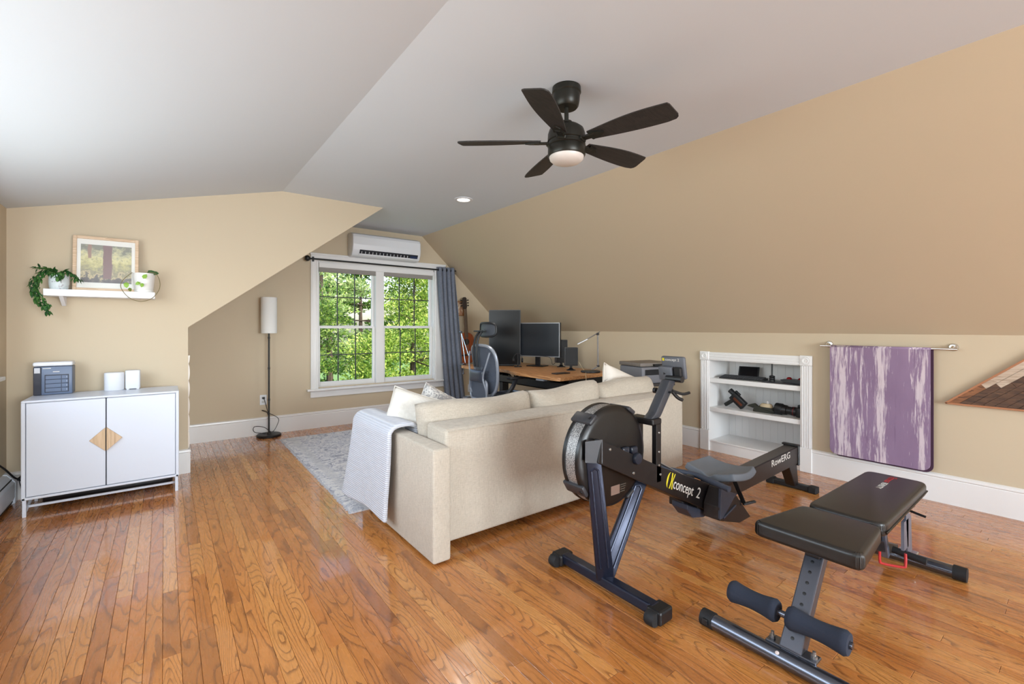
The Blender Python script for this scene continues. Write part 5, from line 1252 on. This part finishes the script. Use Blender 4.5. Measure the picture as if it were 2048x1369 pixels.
obj('pot', MB().lathe([(0,SHZ), (.044,SHZ), (.052,SHZ+.01), (.056,SHZ+.05), (.055,SHZ+.104), (.05,SHZ+.104), (.048,SHZ+.09), (0,SHZ+.088)], 32, T(PX, PY, 0)), po_, t, True)
rl = random.Random(21); fo = MB()
stems = MB()
vines = [[(PX,PY,SHZ+.1), (PX-.04,PY-.04,SHZ+.13), (PX-.09,PY-.05,SHZ+.10), (PX-.115,PY-.06,SHZ+.03), (PX-.11,PY-.06,SHZ-.05), (PX-.08,PY-.06,SHZ-.12), (PX-.045,PY-.06,SHZ-.17)],
         [(PX,PY,SHZ+.1), (PX-.05,PY-.02,SHZ+.14), (PX-.11,PY-.03,SHZ+.08), (PX-.125,PY-.05,SHZ+.0), (PX-.10,PY-.06,SHZ-.08)],
         [(PX,PY,SHZ+.1), (PX-.03,PY-.05,SHZ+.12), (PX-.085,PY-.07,SHZ+.07), (PX-.10,PY-.07,SHZ-.02), (PX-.06,PY-.08,SHZ-.10), (PX-.05,PY-.08,SHZ-.13)],
         [(PX,PY,SHZ+.1), (PX+.04,PY-.03,SHZ+.135), (PX+.075,PY-.05,SHZ+.11), (PX+.10,PY-.06,SHZ+.075)],
         [(PX,PY,SHZ+.1), (PX-.04,PY-.02,SHZ+.14), (PX-.10,PY-.03,SHZ+.145)], [(PX,PY,SHZ+.1), (PX+.02,PY-.05,SHZ+.12), (PX+.01,PY-.065,SHZ+.085)]]
for vi in vines:
    pts = cr(vi, 8); stems.tube(pts, .0018, 5)
    for i in range(3, len(pts)):
        for _ in range(2 if i < len(pts)-1 else 3):
            tg = (pts[min(i+1, len(pts)-1)]-pts[i-1]).normalized(); d = tg*.9+Vector((rl.gauss(0,.5), rl.gauss(0,.5)-.3, rl.gauss(0,.35)))
            leaf_at(fo, pts[i]+Vector((rl.gauss(0,.006), rl.gauss(0,.006), 0)), d, rl.uniform(.026,.046), rl.uniform(.010,.018))
obj('foliage', fo, leafm, t, True); obj('stem', stems, leafm, t, True)
PX, PY = -.128, 4.672
t = thing('potted_plant', 'white tapered pot with one looping vine at the right of the shelf', 'plant', (PX, PY, SHZ))
obj('pot', MB().lathe([(0,SHZ+.018), (.056,SHZ+.018), (.06,SHZ+.03), (.072,SHZ+.152), (.067,SHZ+.153), (.063,SHZ+.135), (0,SHZ+.132)], 36, T(PX, PY, 0)), mat('pot_white', (230,228,224), .4), t, True)
obj('saucer', MB().lathe([(0,SHZ), (.058,SHZ), (.062,SHZ+.014), (.06,SHZ+.02), (0,SHZ+.018)], 36, T(PX, PY, 0)), mat('pot_white', (230,228,224), .4), t, True)
ring = []
loop_pts = [(PX+.03,PY-.04,SHZ+.16), (PX+.075,PY-.06,SHZ+.15), (PX+.10,PY-.085,SHZ+.09), (PX+.095,PY-.095,SHZ+.02), (PX+.05,PY-.10,SHZ-.05), (PX-.02,PY-.10,SHZ-.075), (PX-.09,PY-.10,SHZ-.045), (PX-.135,PY-.095,SHZ+.03), (PX-.12,PY-.09,SHZ+.09), (PX-.07,PY-.06,SHZ+.15)]
obj('vine', MB().tube(cr(loop_pts, 6), .0024, 6), mat('vine_brown', (116,104,64), .6), t, True)
lg_ = mat('lime_leaf', (140,180,72), .5); dg = mat('deep_leaf', (52,84,40), .5)
for p, d, L, m_ in (((PX-.003,PY-.078,SHZ+.105), (.5,-.2,.9), .042, lg_), ((PX-.02,PY-.078,SHZ+.075), (-.8,-.2,-.5), .036, lg_), ((PX-.005,PY-.078,SHZ+.07), (-.3,-.2,-1), .034, lg_), ((PX-.105,PY-.09,SHZ+.07), (.1,-.3,-1), .045, lg_), ((PX-.085,PY-.08,SHZ+.03), (.2,-.2,-1), .03, mat('olive_leaf', (110,120,52), .5)), ((PX+.02,PY-.03,SHZ+.155), (1,-.3,.3), .05, dg), ((PX+.05,PY-.03,SHZ+.155), (1,-.2,.1), .045, dg), ((PX+.03,PY-.01,SHZ+.155), (.9,.1,.3), .05, dg)):
    mb = MB(); leaf_at(mb, p, d, L, L*.75, (0,-1,.2)); obj('leaf', mb, m_, t, True)

# ------------------------------------------------------------------ baseboard heater and its cable
t = thing('baseboard_heater', 'white baseboard heater along the left wall', 'heater', (XL, 3.2, 0))
obj('cover', MB().prism([(XL,.03), (XL+.055,.03), (XL+.06,.045), (XL+.06,.15), (XL+.045,.165), (XL+.045,.172), (XL+.02,.205), (XL,.21)], 'y', .2, 4.745), metal_w, t)
obj('end_cap', MB().prism([(XL,.0), (XL+.062,.0), (XL+.063,.155), (XL+.046,.178), (XL+.02,.212), (XL,.214)], 'y', 4.70, 4.765, .002, 1), metal_w, t)
obj('damper_slot', MB().box(XL+.024, XL+.046, .25, 4.70, .168, .176), mat('slot_dark', (44,44,42), .7), t)
obj('lower_slot', MB().box(XL+.004, XL+.05, .25, 4.70, .012, .03), mat('slot_dark', (44,44,42), .7), t)
tag(obj('power_cable', MB().tube(cr([(XL+.03,4.40,.36), (XL+.045,4.52,.29), (XL+.07,4.63,.20), (XL+.085,4.66,.185), (XL+.10,4.69,.20), (XL+.12,4.66,.205), (XL+.10,4.63,.19), (XL+.085,4.64,.18), (XL+.12,4.64,.165), (XL+.18,4.66,.15)], 6), .006, 8), black_m, None, True), 'black cable knotted over the end of the heater', 'cable')
tag(obj('loose_cord', MB().tube(cr([(XL+.09,4.64,.18), (XL+.10,4.655,.10), (XL+.115,4.66,.02), (XL+.13,4.64,.006)], 6), .003, 6), black_m, None, True), 'thin black cord hanging down beside the heater end', 'cable')
